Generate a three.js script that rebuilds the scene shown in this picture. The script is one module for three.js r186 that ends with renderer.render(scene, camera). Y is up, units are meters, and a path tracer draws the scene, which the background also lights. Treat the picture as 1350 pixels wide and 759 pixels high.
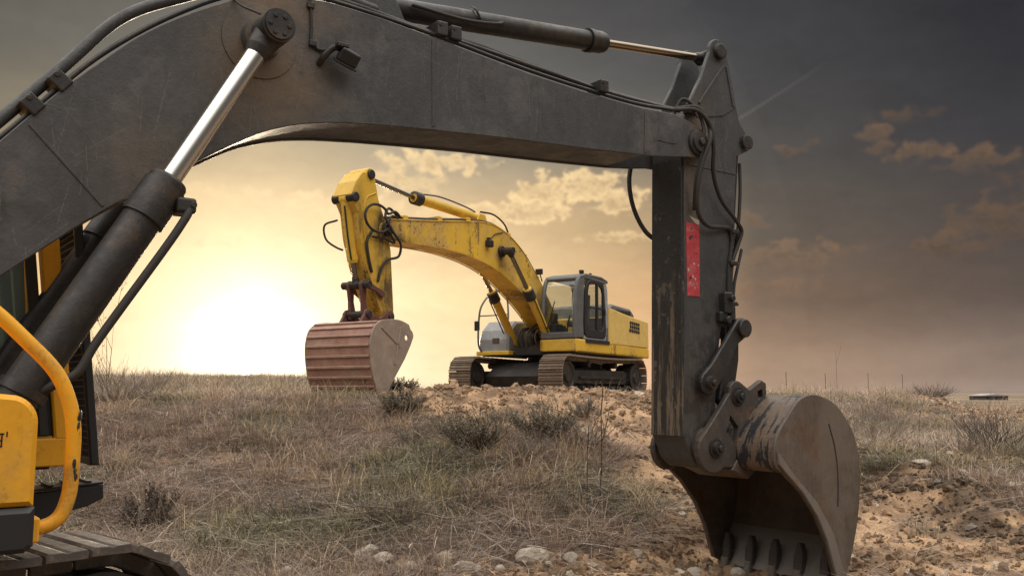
import * as THREE from 'three';
import { mergeGeometries } from 'three/addons/utils/BufferGeometryUtils.js';
import { RoundedBoxGeometry } from 'three/addons/geometries/RoundedBoxGeometry.js';
import { createNoise2D, createNoise3D } from 'simplex-noise';

// ---------------------------------------------------------------- camera, sky, sun, exposure
const rng = (s => () => { s |= 0; s = s + 0x6D2B79F5 | 0; let t = Math.imul(s ^ s >>> 15, 1 | s); t = t + Math.imul(t ^ t >>> 7, 61 | t) ^ t; return ((t ^ t >>> 14) >>> 0) / 4294967296; });
const R0 = rng(11), n2 = createNoise2D(rng(3)), n2b = createNoise2D(rng(5)), n3 = createNoise3D(rng(7));
const D2R = Math.PI / 180, lerp = (a, b, t) => a + (b - a) * t, clamp = (x, a = 0, b = 1) => Math.min(b, Math.max(a, x));
const ss = (a, b, x) => { const t = clamp((x - a) / (b - a)); return t * t * (3 - 2 * t); };
const fbm = (x, y, o = 4, n = n2) => { let s = 0, a = .5; for (let i = 0; i < o; i++) { s += a * n(x, y); x = x * 2.03 + 7.1; y = y * 2.03 - 3.7; a *= .5; } return s; };
const s2l = c => { c /= 255; return c <= .04045 ? c / 12.92 : ((c + .055) / 1.055) ** 2.4; };

const scene = new THREE.Scene();
const camera = new THREE.PerspectiveCamera(35.09, 1350 / 759, .1, 9000);
camera.position.set(0, 1.7, 0);
camera.rotation.set(6.58 * D2R, 0, 0);

const SUN_AZ = -16, SUN_EL = 2.7;               // degrees, azimuth to the right of straight ahead
function makeSky() {
  const W = 3072, H = 1536, data = new Float32Array(W * H * 4);
  // colour of the air, looked up by azimuth and height
  const AZ = [-34, -29, -16, -3.6, 8.3, 15.2, 29.4, 36], EL = [0, 1.2, 5.6, 10.4, 15.1, 19.7, 24.1];
  const T = [
    [[240, 190, 120], [252, 208, 138], [255, 244, 216], [255, 230, 182], [242, 198, 158], [182, 154, 132], [158, 139, 126], [146, 129, 118]],
    [[240, 188, 118], [252, 206, 136], [255, 243, 212], [255, 228, 178], [240, 192, 150], [174, 145, 121], [147, 128, 115], [136, 119, 109]],
    [[226, 180, 116], [242, 196, 130], [255, 236, 190], [254, 222, 168], [226, 182, 133], [126, 105, 88], [96, 84, 77], [89, 78, 72]],
    [[184, 152, 108], [202, 167, 118], [247, 213, 158], [232, 197, 146], [188, 160, 121], [101, 92, 83], [81, 74, 71], [75, 69, 67]],
    [[122, 112, 96], [132, 121, 102], [186, 165, 130], [166, 154, 132], [124, 118, 107], [83, 80, 77], [63, 62, 65], [59, 58, 61]],
    [[97, 94, 88], [101, 98, 91], [122, 117, 106], [107, 105, 100], [88, 87, 86], [73, 72, 73], [53, 53, 57], [51, 51, 55]],
    [[85, 84, 80], [88, 87, 82], [95, 94, 90], [86, 85, 85], [75, 74, 76], [65, 64, 67], [46, 46, 51], [45, 45, 50]]].map(r => r.map(c => c.map(s2l)));
  const find = (A, v) => { let i = 0; while (i < A.length - 2 && v > A[i + 1]) i++; return [i, ss(0, 1, clamp((v - A[i]) / (A[i + 1] - A[i]))) * .5 + clamp((v - A[i]) / (A[i + 1] - A[i])) * .5]; };
  const clouds = [ // az, el, half width, half height, brightness, density
    [-5.2, 14.4, 3.4, .75, 1, .8], [-6.9, 13.2, 2.6, .7, .9, .65], [-1.3, 11.2, 1.6, .75, 1, 1], [1.2, 11.5, 2.4, .9, 1.02, 1.1], [2.6, 12.6, 2.2, 1.0, 1.02, 1.1], [4.9, 12.9, 2.2, .95, 1, 1.1], [7.0, 11.9, 1.7, .7, .95, 1],
    [6.8, 9.7, 2.8, .3, .85, .9], [4.3, 15.0, .6, .28, .75, 1], [7.6, 14.6, 1.2, .55, .75, 1], [-4.2, 11.3, 1.9, .4, .95, .7], [-11, 11.8, 5, .6, 1, .4], [-18, 12.0, 5, .5, .9, .3], [-22, 9, 5, .5, .9, .4],
    [22.2, 15.0, .9, .55, .30, 1.05], [22.4, 14.1, .9, .35, .26, .9], [24.7, 13.7, 1.6, .6, .30, 1.1], [27.6, 13.0, 1.7, .65, .27, 1.1], [17.4, 14.5, .9, .3, .26, .8], [18.6, 14.9, .5, .25, .24, .8], [17.3, 8.2, 2.3, .9, .36, .9], [20.2, 8.4, 1.4, .45, .28, .7],
    [25.8, 8.2, 1.8, .8, .22, .8], [28.6, 9.4, 2.4, 1.5, .23, .9], [15.0, 10.4, .9, .7, .32, .8], [24, 15.9, 1.8, .35, .2, .5], [16.0, 6.2, 2.8, .6, .34, .5], [33, 12, 4, 1.2, .2, .7]];
  const sd = new THREE.Vector3(Math.sin(SUN_AZ * D2R) * Math.cos(SUN_EL * D2R), Math.sin(SUN_EL * D2R), -Math.cos(SUN_AZ * D2R) * Math.cos(SUN_EL * D2R));
  for (let j = 0; j < H; j++) {
    const el = ((j + .5) / H - .5) * 180, ce = Math.cos(el * D2R), se = Math.sin(el * D2R), e = Math.max(el, 0);
    const [ei, et] = find(EL, e);
    for (let i = 0; i < W; i++) {
      const th = ((i + .5) / W - .5) * 2 * Math.PI, x = Math.cos(th) * ce, z = Math.sin(th) * ce;
      const az = Math.atan2(x, -z) / D2R, k = (j * W + i) * 4;
      if (el < -3) { data[k] = data[k + 1] = data[k + 2] = .2; data[k + 3] = 1; continue; }
      const [ai, at] = find(AZ, clamp(az, -34, 36));
      const c = [0, 1, 2].map(q => lerp(lerp(T[ei][ai][q], T[ei][ai + 1][q], at), lerp(T[ei + 1][ai][q], T[ei + 1][ai + 1][q], at), et));
      // overcast dome: even grey cover that is palest overhead and towards the open side behind the viewer
      const side = ss(36, 105, Math.abs(az)); if (side > 0) { c[0] = lerp(c[0], .125, side); c[1] = lerp(c[1], .115, side); c[2] = lerp(c[2], .105, side); }
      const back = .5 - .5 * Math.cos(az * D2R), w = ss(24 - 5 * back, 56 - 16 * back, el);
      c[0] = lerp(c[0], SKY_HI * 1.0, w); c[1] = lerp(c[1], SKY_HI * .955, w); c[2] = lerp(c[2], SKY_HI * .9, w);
      if (el > -1 && el < 30 && Math.abs(az) < 42) {
        const wx = az + .5 * fbm(az * .5, el * .8 + 9, 3), wy = el + .3 * fbm(az * .7 + 5, el * .9, 3);
        // thin mottling of the cover
        const m = 1 + .10 * fbm(wx * .10 + 3, wy * .32, 4, n2b) + .05 * fbm(wx * .5, wy * 1.1, 3);
        for (let q = 0; q < 3; q++) c[q] *= m;
        for (const [ca, cb, cw, ch, br, dn] of clouds) {
          const dx = (wx - ca) / cw, dy = (wy - cb) / ch, r2 = dx * dx + dy * dy;
          if (r2 > 3.5) continue;
          const puff = fbm(wx * .62 + 3, wy * .95 + 8, 5), d = (.8 - r2 * .55 + puff * 1.15) * dn;
          const far = br < .6, a = far ? ss(-.1, 1.15, d) * .72 * ss(-1.5, .1, dy) : ss(.0, .62, d) * .9;
          if (a <= 0) continue;
          const fine = fbm(wx * 1.5 + 4, wy * 2.1, 4), lit = clamp((far ? .75 : .95) - .75 * ss(.3, .95, d + .25 * fine) + .4 * ss(.1, .9, dy) + .3 * ss(-.2, -.9, dy) * (far ? 0 : 1) + .55 * fine);
          const hi = far ? [br * 1.05, br * .60, br * .33] : [1.0 * br, .72 * br, .37 * br], lo = far ? [br * .48, br * .33, br * .22] : [.58 * br, .40 * br, .22 * br];
          for (let q = 0; q < 3; q++) c[q] = lerp(c[q], lerp(lo[q], hi[q], lit), a);
        }
        // condensation trail of an aircraft
        const t = (az - 14.2) / 5.0, le = 16.5 + t * 2.6;
        if (t > 0 && t < 1.15) { const a = Math.exp(-(((el - le) / .04) ** 2)) * .8 * (1 - t * .8); c[0] += a * .14; c[1] += a * .11; c[2] += a * .1; }
      }
      const cs = x * sd.x + se * sd.y + z * sd.z, ang = Math.acos(clamp(cs, -1, 1)) / D2R;
      if (ang < 34) {
        const g = 5 * Math.exp(-ang / 1.2) + 1.0 * Math.exp(-ang / 5.2) + .06 * Math.exp(-ang / 12);
        c[0] += g; c[1] += g * .86; c[2] += g * .64;
      }
      data[k] = c[0] / EXPOSURE; data[k + 1] = c[1] / EXPOSURE; data[k + 2] = c[2] / EXPOSURE; data[k + 3] = 1;
    }
  }
  const t = new THREE.DataTexture(data, W, H, THREE.RGBAFormat, THREE.FloatType);
  t.mapping = THREE.EquirectangularReflectionMapping; t.magFilter = THREE.LinearFilter; t.minFilter = THREE.LinearFilter; t.needsUpdate = true;
  return [t, sd];
}
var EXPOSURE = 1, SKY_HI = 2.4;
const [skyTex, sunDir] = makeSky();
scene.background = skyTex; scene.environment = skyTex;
const sun = new THREE.DirectionalLight(new THREE.Color(1, .82, .6), 3.0);
sun.position.copy(sunDir).multiplyScalar(120); sun.target.position.set(0, 1, -12);
sun.position.add(sun.target.position);
sun.castShadow = true; sun.shadow.radius = 20; sun.shadow.mapSize.set(2048, 2048);
Object.assign(sun.shadow.camera, { left: -30, right: 30, top: 30, bottom: -30, near: 1, far: 300 });
scene.add(sun, sun.target);
const renderer = new THREE.WebGLRenderer({ antialias: true });
renderer.toneMapping = THREE.LinearToneMapping; renderer.toneMappingExposure = EXPOSURE;
renderer.shadowMap.enabled = true;

// ---------------------------------------------------------------- procedural textures and materials
function tileNoise(size, cells, seed, oct = 4, gain = .55) { // tileable value noise, 0..1
  const out = new Float32Array(size * size); let amp = 1, tot = 0;
  for (let o = 0; o < oct; o++) {
    const n = cells << o, r = rng(seed * 31 + o), g = new Float32Array(n * n).map(() => r());
    for (let y = 0; y < size; y++) {
      const fy = y / size * n, y0 = fy | 0, ty = ss(0, 1, fy - y0), a = y0 * n, b = ((y0 + 1) % n) * n;
      for (let x = 0; x < size; x++) {
        const fx = x / size * n, x0 = fx | 0, tx = ss(0, 1, fx - x0), x1 = (x0 + 1) % n;
        out[y * size + x] += amp * lerp(lerp(g[a + x0], g[a + x1], tx), lerp(g[b + x0], g[b + x1], tx), ty);
      }
    }
    tot += amp; amp *= gain;
  }
  return out.map(v => v / tot);
}
const N1 = tileNoise(1024, 6, 1, 6), N2 = tileNoise(1024, 10, 2, 6, .7), N3 = tileNoise(1024, 32, 3, 4, .75), N4 = tileNoise(1024, 128, 4, 2, .8);
function texture(fn, srgb = true, S = 512) { // fn(i, x, y) -> [r, g, b] linear 0..1; i counts in the 1024-pixel noise
  const q = 1024 / S, d = new Uint8Array(S * S * 4), enc = v => { v = clamp(v); return 255 * (srgb ? (v <= .0031308 ? v * 12.92 : 1.055 * v ** (1 / 2.4) - .055) : v); };
  for (let i = 0; i < S * S; i++) { const x = (i % S) * q, y = (i / S | 0) * q, c = fn(y * 1024 + x, x, y); d[4 * i] = enc(c[0]); d[4 * i + 1] = enc(c[1]); d[4 * i + 2] = enc(c[2]); d[4 * i + 3] = 255; }
  const t = new THREE.DataTexture(d, S, S); t.wrapS = t.wrapT = THREE.RepeatWrapping; t.magFilter = t.minFilter = THREE.LinearFilter;
  if (srgb) t.colorSpace = THREE.SRGBColorSpace; t.needsUpdate = true; return t;
}
const mix3 = (a, b, t) => [lerp(a[0], b[0], t), lerp(a[1], b[1], t), lerp(a[2], b[2], t)];
const scratchField = (() => { // thin scratches of random direction
  const S = 1024, f = new Float32Array(S * S), r = rng(77);
  for (let k = 0; k < 420; k++) { let x = r() * S, y = r() * S; const a = (r() < .6 ? Math.PI / 2 : r() * Math.PI) + (r() - .5) * .5, l = 10 + r() * r() * 160, v = .3 + .7 * r(); for (let s = 0; s < l; s++) { f[((y | 0) & 1023) * S + ((x | 0) & 1023)] = v; x += Math.cos(a); y += Math.sin(a); } }
  return f;
})();
const roughShared = texture(i => { const v = clamp(.62 + .4 * (N2[i] - .5) + .3 * (N3[i] - .5) + .2 * ss(.5, .8, N1[i])); return [v, v, v]; }, false);
const bumpShared = texture(i => { const v = .5 * N2[i] + .3 * N3[i] + .2 * N4[i] - .1 * scratchField[i]; return [v, v, v]; }, false);
function wornPaint(base, dirt, rust, o) { // o: dirtAmount, rustAmount, scratch, seed shift
  const sh = (o.shift || 0) * 1024 * 37;
  const at = (A, i) => A[(i + sh) & 1048575];
  const map = texture(i => {
    let c = base.map(v => v * (.86 + .28 * at(N1, i)) * (.92 + .16 * at(N3, i)));
    c = mix3(c, dirt, ss(.5, .78, at(N1, i) * .55 + at(N2, i) * .45 + .03 * (at(N4, i) - .5)) * o.dirt);
    c = mix3(c, dirt, ss(.55, .8, at(N3, i)) * o.dirt * .4);
    c = mix3(c, rust, ss(.60 - .1 * o.rust, .70, at(N2, (i * 1) ^ 0) * .75 + at(N4, i) * .25) * clamp(o.rust));
    c = mix3(c, o.scrC || [.3, .29, .28], at(scratchField, i) * (o.scr || 0));
    return c;
  });
  return new THREE.MeshStandardMaterial({ map, roughnessMap: roughShared, roughness: clamp(o.rough * 1.6), metalness: o.metal || 0, bumpMap: bumpShared, bumpScale: o.bump || .003 });
}
function retexture(m, tint, extra = {}) { const c = m.clone(); if (tint) c.color.setRGB(...tint); return Object.assign(c, extra); }
const plain = (r, g, b, rough = .6, metal = 0) => new THREE.MeshStandardMaterial({ color: new THREE.Color().setRGB(r, g, b), roughness: rough, metalness: metal });
const M = {
  boomGrey: wornPaint([.105, .106, .108], [.17, .125, .082], [.15, .085, .04], { dirt: .5, rust: .28, scr: .22, rough: .55, bump: .004 }),
  blackSteel: wornPaint([.022, .021, .021], [.09, .068, .047], [.10, .055, .03], { dirt: .55, rust: .3, scr: .25, rough: .5, bump: .003, shift: 3, scrC: [.16, .14, .12] }),
  bucketSteel: wornPaint([.055, .045, .038], [.14, .105, .075], [.13, .066, .034], { dirt: .55, rust: .55, scr: .35, rough: .62, bump: .004, shift: 5, scrC: [.28, .25, .21] }),
  yellow: wornPaint([.72, .38, .022], [.36, .25, .12], [.10, .05, .02], { dirt: .62, rust: .24, scr: .35, rough: .55, bump: .0015, shift: 7, scrC: [.2, .13, .06] }),
  track: wornPaint([.19, .145, .108], [.38, .285, .2], [.12, .07, .04], { dirt: .85, rust: .4, scr: .3, rough: .8, bump: .008, shift: 9 }),
  redRust: wornPaint([.35, .185, .14], [.50, .37, .285], [.10, .04, .03], { dirt: .75, rust: .4, scr: .3, rough: .75, bump: .005, shift: 11, scrC: [.4, .28, .2] }),
  chrome: new THREE.MeshStandardMaterial({ color: new THREE.Color().setRGB(.62, .60, .56), roughness: .22, metalness: 1 }),
  rubber: plain(.03, .026, .023, .7), blackPaint: plain(.02, .02, .022, .5), dark: plain(.012, .012, .012, .8),
  glass: new THREE.MeshPhysicalMaterial({ color: new THREE.Color().setRGB(.9, .92, .91), transmission: 1, thickness: 0, roughness: .02, ior: 1.5 }),
  redSticker: null, rock: null,
};
roughShared.repeat.set(.6, .6); bumpShared.repeat.set(.7, .7);
for (const k of ['blackSteel', 'bucketSteel', 'yellow', 'redRust', 'track']) M[k].map.repeat.set(.6, .6);
function skin(W, H, x0, y0, x1, y1, fn) { // colour map of a side view, x and y in metres of the machine
  const d = new Uint8Array(W * H * 4), enc = v => { v = clamp(v); return 255 * (v <= .0031308 ? v * 12.92 : 1.055 * v ** (1 / 2.4) - .055); };
  for (let j = 0; j < H; j++) for (let i = 0; i < W; i++) { const x = lerp(x0, x1, (i + .5) / W), y = lerp(y0, y1, (j + .5) / H), c = fn(x, y), k = (j * W + i) * 4; d[k] = enc(c[0]); d[k + 1] = enc(c[1]); d[k + 2] = enc(c[2]); d[k + 3] = 255; }
  const t = new THREE.DataTexture(d, W, H); t.wrapS = t.wrapT = THREE.MirroredRepeatWrapping; t.magFilter = t.minFilter = THREE.LinearFilter; t.colorSpace = THREE.SRGBColorSpace;
  t.repeat.set(1 / (x1 - x0), 1 / (y1 - y0)); t.offset.set(-x0 / (x1 - x0), -y0 / (y1 - y0)); t.needsUpdate = true; return t;
}
const NS = (A, x, y, k) => A[((((y * k) | 0) & 1023) << 10) | (((x * k) | 0) & 1023)];      // noise by metres, k pixels per metre
const spot = (x, y, cx, cy, rx, ry) => Math.exp(-(((x - cx) / rx) ** 2 + ((y - cy) / ry) ** 2));
M.boomSkin = new THREE.MeshStandardMaterial({ roughness: .85, roughnessMap: roughShared, bumpMap: bumpShared, bumpScale: .004, map: skin(2048, 1024, 0, 1, 8, 5, (x, y) => {
  const a = NS(N1, x + 3, y + 9, 260), b = NS(N2, x + 7, y + 2, 300), f = NS(N3, x, y, 500), g = NS(N4, x, y, 700), st = NS(N2, x * 2.6 + 5, y * .35 + 4, 420);
  let c = [.063, .0645, .0662].map(v => v * (.55 + .72 * a) * (.78 + .44 * f) * (.9 + .2 * g));
  c = mix3(c, [.15, .147, .143], ss(.5, .75, b) * .36);                                     // chalky worn film
  c = mix3(c, [.045, .042, .04], ss(.55, .78, st) * .45);                                    // oil runs
  const stain = spot(x, y, 2.45, 3.75, .28, .42) + .8 * spot(x, y, 2.75, 3.65, .25, .28) + .7 * spot(x, y, 2.7, 4.2, .4, .12) + .8 * spot(x, y, 6.75, 4.1, .16, .3) + .7 * spot(x, y, 6.65, 3.45, .1, .5) + .4 * spot(x, y, 6.8, 1.6, .4, .5) + .5 * spot(x, y, 1.9, 3.0, .3, .3);
  c = mix3(c, [.185, .125, .072], clamp(stain * (.35 + 1.0 * b) * (.5 + f)) * .75);          // brown dried grease round the pins
  c = mix3(c, [.15, .088, .045], ss(.62, .72, b * .7 + g * .3) * .3);                         // rust specks
  c = mix3(c, [.03, .028, .027], ss(.66, .74, NS(N2, x + 1, y + 5, 190) * .8 + f * .2) * .6); // dark blots
  if (x > 6.4) c = mix3(c, [.022, .02, .019], ss(.4, .58, b * .5 + f * .3 + st * .2) * ss(3.0, 2.3, y + .6 * (a - .5)) * .8); // oily grime caught by the linkage
  const sc = NS(scratchField, x, y, 330); return mix3(c, [.26, .25, .235], sc * .35 * (x > 6.4 ? 1.2 : 1)); }) });
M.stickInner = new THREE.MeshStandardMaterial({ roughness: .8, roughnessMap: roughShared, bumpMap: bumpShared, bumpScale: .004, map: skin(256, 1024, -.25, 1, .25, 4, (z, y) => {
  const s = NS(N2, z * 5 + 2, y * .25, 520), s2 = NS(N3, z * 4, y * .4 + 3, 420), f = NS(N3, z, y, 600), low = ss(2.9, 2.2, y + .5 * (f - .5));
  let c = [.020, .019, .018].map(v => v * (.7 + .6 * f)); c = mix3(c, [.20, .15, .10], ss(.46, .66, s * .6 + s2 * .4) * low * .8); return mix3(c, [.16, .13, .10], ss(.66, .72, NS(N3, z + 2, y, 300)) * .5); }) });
M.bucketSkin = new THREE.MeshStandardMaterial({ roughness: .9, roughnessMap: roughShared, bumpMap: bumpShared, bumpScale: .005, map: skin(1024, 1024, 6.5, -.2, 8.5, 1.9, (x, y) => {
  const a = NS(N1, x, y, 330), b = NS(N2, x + 2, y, 300), f = NS(N3, x, y, 500), v = NS(N2, x * 3 + 1, y * .3, 500), sc = NS(scratchField, x, y, 480);
  let c = [.098, .077, .061].map(q => q * (.6 + .75 * a) * (.75 + .5 * f)); c = mix3(c, [.16, .13, .105], ss(.5, .72, v) * .22); c = mix3(c, [.18, .145, .115], ss(.52, .7, NS(N1, x + 4, y + 1, 200)) * .5); c = mix3(c, [.125, .062, .033], ss(.52, .7, b) * .6);
  c = mix3(c, [.045, .036, .03], ss(.62, .72, b * .5 + v * .5) * .6); return mix3(c, [.34, .29, .24], sc * .4); }) });
M.bucketBack = new THREE.MeshStandardMaterial({ roughness: .8, roughnessMap: roughShared, bumpMap: bumpShared, bumpScale: .005, map: texture((i, x, y) => { // old black paint scraped off in streaks
  const v = N2[((y >> 1) & 1023) * 1024 + ((x * 3) & 1023)], b = N1[i]; let c = mix3([.10, .070, .05], [.19, .135, .095], N3[i]); c = mix3(c, [.02, .021, .026], ss(.5, .56, v * .6 + b * .4)); return mix3(c, [.3, .26, .22], scratchField[i] * .4); }) });
M.bucketBack.map.repeat.set(.9, .9);
M.farSkin = new THREE.MeshStandardMaterial({ roughness: .75, roughnessMap: roughShared, bumpMap: bumpShared, bumpScale: .002, map: skin(2048, 1024, -3.5, .8, 8.5, 4.6, (x, y) => {
  const a = NS(N1, x + 3, y + 9, 140), b = NS(N2, x + 7, y + 2, 150), f = NS(N3, x, y, 160), run = NS(N2, x * 2.2 + 5, y * .3 + 4, 200), g = NS(N4, x, y, 200);
  let c = [.80, .50, .055].map((v, q) => v * (.84 + .3 * a) * (.93 + .14 * f)); c = mix3(c, [.50, .34, .15], ss(.42, .72, b) * .6);
  const grime = spot(x, y, 7.05, 3.1, .35, .5) + .9 * spot(x, y, 7.0, 2.0, .35, .5) + .8 * spot(x, y, 3.0, 3.15, .2, .3) + .8 * spot(x, y, 7.6, 3.3, .12, .6) + .7 * spot(x, y, 6.4, 3.05, .5, .12) + .8 * spot(x, y, 1.5, 2.0, .6, .4) + .5 * spot(x, y, 4.3, 3.72, .12, .2) + .5 * spot(x, y, -1, 1.05, 2, .06);
  c = mix3(c, [.06, .04, .022], clamp(grime * ss(.3, .7, b * .5 + run * .5) * 1.5) * .9); c = mix3(c, [.10, .06, .03], ss(.57, .7, run * .75 + g * .25) * .7); c = mix3(c, [.12, .06, .03], ss(.63, .72, b * .6 + g * .4) * .75); return c; }) });
M.yellowA = retexture(M.yellow, [1.17, 1.03, .6]);
M.darkRed = wornPaint([.13, .05, .038], [.30, .19, .14], [.05, .025, .02], { dirt: .6, rust: .5, scr: .3, rough: .7, bump: .004, shift: 31 });
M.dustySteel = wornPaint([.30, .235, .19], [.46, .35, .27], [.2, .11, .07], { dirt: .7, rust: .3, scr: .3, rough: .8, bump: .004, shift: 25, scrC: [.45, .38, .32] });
M.dustyBar = wornPaint([.40, .25, .19], [.52, .40, .31], [.22, .09, .06], { dirt: .8, rust: .3, scr: .3, rough: .8, bump: .004, shift: 27, scrC: [.5, .4, .33] });
M.yellowB = wornPaint([.80, .50, .055], [.40, .28, .13], [.10, .05, .02], { dirt: .45, rust: .2, scr: .12, rough: .45, bump: .001, shift: 21, scrC: [.2, .13, .06] });
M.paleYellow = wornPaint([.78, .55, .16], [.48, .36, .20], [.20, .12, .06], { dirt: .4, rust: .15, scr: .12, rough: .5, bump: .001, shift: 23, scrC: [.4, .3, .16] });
M.wornSteel = wornPaint([.17, .15, .132], [.18, .13, .09], [.13, .08, .05], { dirt: .5, rust: .3, scr: .5, rough: .5, bump: .003, shift: 19, scrC: [.4, .37, .34] });
M.wornFleck = plain(.46, .36, .32, .8);
M.trackDark = wornPaint([.085, .072, .062], [.27, .205, .15], [.12, .07, .04], { dirt: .8, rust: .4, scr: .5, rough: .6, bump: .006, shift: 29, scrC: [.36, .33, .3] });
M.cabGrey = wornPaint([.12, .125, .13], [.26, .22, .17], [.1, .07, .05], { dirt: .5, rust: .1, scr: .1, rough: .5, bump: .001, shift: 13 });
M.lightGrey = retexture(M.cabGrey, [2.4, 2.45, 2.5]);
M.glassTeal = new THREE.MeshPhysicalMaterial({ color: new THREE.Color().setRGB(.27, .37, .38), transmission: .5, thickness: 0, roughness: .12, ior: 1.5 });
M.redSticker = wornPaint([.46, .038, .055], [.42, .24, .20], [.12, .035, .03], { dirt: .75, rust: .45, scr: .8, rough: .5, bump: .001, shift: 15, scrC: [.55, .4, .36] });
M.redSticker.map.repeat.set(2, 2);

// ---------------------------------------------------------------- geometry helpers
let uvShift = 0, fixedUV = false;
function prep(g) {
  g = g.index ? g.toNonIndexed() : g.clone();
  for (const k of Object.keys(g.attributes)) if (k !== 'position' && k !== 'normal') g.deleteAttribute(k);
  if (!g.attributes.normal) g.computeVertexNormals();
  g.morphAttributes = {}; g.clearGroups();
  return g;
}
function metricUV(g) {
  const p = g.attributes.position, uv = new Float32Array(p.count * 2), a = new THREE.Vector3(), b = new THREE.Vector3(), c = new THREE.Vector3(), n = new THREE.Vector3();
  const ou = fixedUV ? 0 : (uvShift * .37) % 5, ov = fixedUV ? 0 : (uvShift * .61) % 5; uvShift++;
  for (let i = 0; i < p.count; i += 3) {
    a.fromBufferAttribute(p, i); b.fromBufferAttribute(p, i + 1); c.fromBufferAttribute(p, i + 2);
    n.copy(b).sub(a).cross(c.clone().sub(a)); const ax = Math.abs(n.x), ay = Math.abs(n.y), az = Math.abs(n.z);
    [a, b, c].forEach((v, q) => { const [s, t] = az >= ax && az >= ay ? [v.x, v.y] : ax >= ay ? [v.z, v.y] : [v.x, v.z]; uv[(i + q) * 2] = s + ou; uv[(i + q) * 2 + 1] = t + ov; });
  }
  g.setAttribute('uv', new THREE.BufferAttribute(uv, 2)); return g;
}
const join = geos => metricUV(mergeGeometries([].concat(geos).map(prep)));
const usedNames = {};
const numbered = n => { const k = usedNames[n] = (usedNames[n] ?? -1) + 1; return k ? `${n}_${String(k).padStart(3, '0')}` : n; };
function mesh(name, geos, mat, parent) {
  fixedUV = !!mat.map && mat.map.wrapS === THREE.MirroredRepeatWrapping;
  const m = new THREE.Mesh(geos.isBufferGeometry && geos.attributes.uv && geos.userData.ready ? geos : join(geos), mat);
  m.name = name; m.castShadow = m.receiveShadow = true; if (parent) parent.add(m); return m;
}
function ready(g) { const j = join(g); j.userData.ready = true; return j; }
function group(name, parent) { const g = new THREE.Group(); g.name = name; parent.add(g); return g; }
function thing(name, label, category, grp) { const g = new THREE.Group(); g.name = numbered(name); g.userData = { label, category }; if (grp) g.userData.group = grp; scene.add(g); return g; }
const V = (x, y, z) => new THREE.Vector3(x, y, z);
function prism(pts, z0, z1, bev = .008, holes = []) { // outline in x, y given thickness along z
  const s = new THREE.Shape(pts.map(p => new THREE.Vector2(p[0], p[1])));
  for (const h of holes) s.holes.push(new THREE.Path(h.map(p => new THREE.Vector2(p[0], p[1]))));
  const g = new THREE.ExtrudeGeometry(s, { depth: z1 - z0 - 2 * bev, bevelEnabled: bev > 0, bevelSize: bev, bevelThickness: bev, bevelOffset: -bev, bevelSegments: 1, steps: 1 });
  return g.translate(0, 0, z0 + bev);
}
function smoothPts(pts, n, closed = false) { return new THREE.CatmullRomCurve3(pts.map(p => V(p[0], p[1], 0)), closed, 'centripetal').getPoints(n).map(v => [v.x, v.y]); }
const circle = (cx, cy, r, n = 16, a0 = 0, a1 = Math.PI * 2) => Array.from({ length: n }, (_, i) => { const a = a0 + (a1 - a0) * i / (a1 - a0 > 6.2 ? n : n - 1); return [cx + r * Math.cos(a), cy + r * Math.sin(a)]; });
function box(x0, x1, y0, y1, z0, z1, r = .012) { const w = x1 - x0, h = y1 - y0, d = z1 - z0; return new RoundedBoxGeometry(w, h, d, 2, Math.min(r, w / 3, h / 3, d / 3)).translate((x0 + x1) / 2, (y0 + y1) / 2, (z0 + z1) / 2); }
function turn(a, b, prof, seg = 24) { // surface of revolution about a->b; prof: [distance from a, radius]
  a = V(...a); b = V(...b); const g = new THREE.LatheGeometry(prof.map(([t, r]) => new THREE.Vector2(Math.max(r, .0001), t)), seg);
  const q = new THREE.Quaternion().setFromUnitVectors(V(0, 1, 0), b.clone().sub(a).normalize());
  const o = g.toNonIndexed(); o.computeVertexNormals();
  // smooth round the axis, sharp along the profile
  const p = o.attributes.position, n = o.attributes.normal;
  for (let i = 0; i < p.count; i += 3) { const fy = n.getY(i), fr = Math.sqrt(Math.max(0, 1 - fy * fy)); for (let k = 0; k < 3; k++) { const x = p.getX(i + k), z = p.getZ(i + k), r = Math.hypot(x, z); if (r > 1e-3 && fr > .02) { const s = Math.sign(x * n.getX(i + k) + z * n.getZ(i + k)) || 1; n.setXYZ(i + k, s * x / r * fr, fy, s * z / r * fr); } } }
  return o.applyQuaternion(q).translate(a.x, a.y, a.z);
}
const rod = (a, b, r, seg = 20, ch = .006) => { const l = V(...a).distanceTo(V(...b)); return turn(a, b, [[0, 0], [0, r - ch], [ch, r], [l - ch, r], [l, r - ch], [l, 0]], seg); };
const pinZ = (x, y, r, z0, z1, seg = 20) => rod([x, y, z0], [x, y, z1], r, seg, Math.min(.01, r * .2));
const tube = (pts, r, n = 48, seg = 10) => { const c = new THREE.CatmullRomCurve3(pts.map(p => V(...p)), false, 'centripetal'); const g = prep(new THREE.TubeGeometry(c, n, r, seg, false)); const a = c.getPoint(0), b = c.getPoint(1), s = new THREE.SphereGeometry(r, 8, 6); return mergeGeometries([g, prep(s.clone().translate(a.x, a.y, a.z)), prep(s.translate(b.x, b.y, b.z))]); };
const bolt = (x, y, z, r, s = 1) => turn([x, y, z], [x, y, z + s], [[0, 0], [0, r], [r * .7, r], [r * .9, r * .8], [r * .9, 0]], 6);

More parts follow.
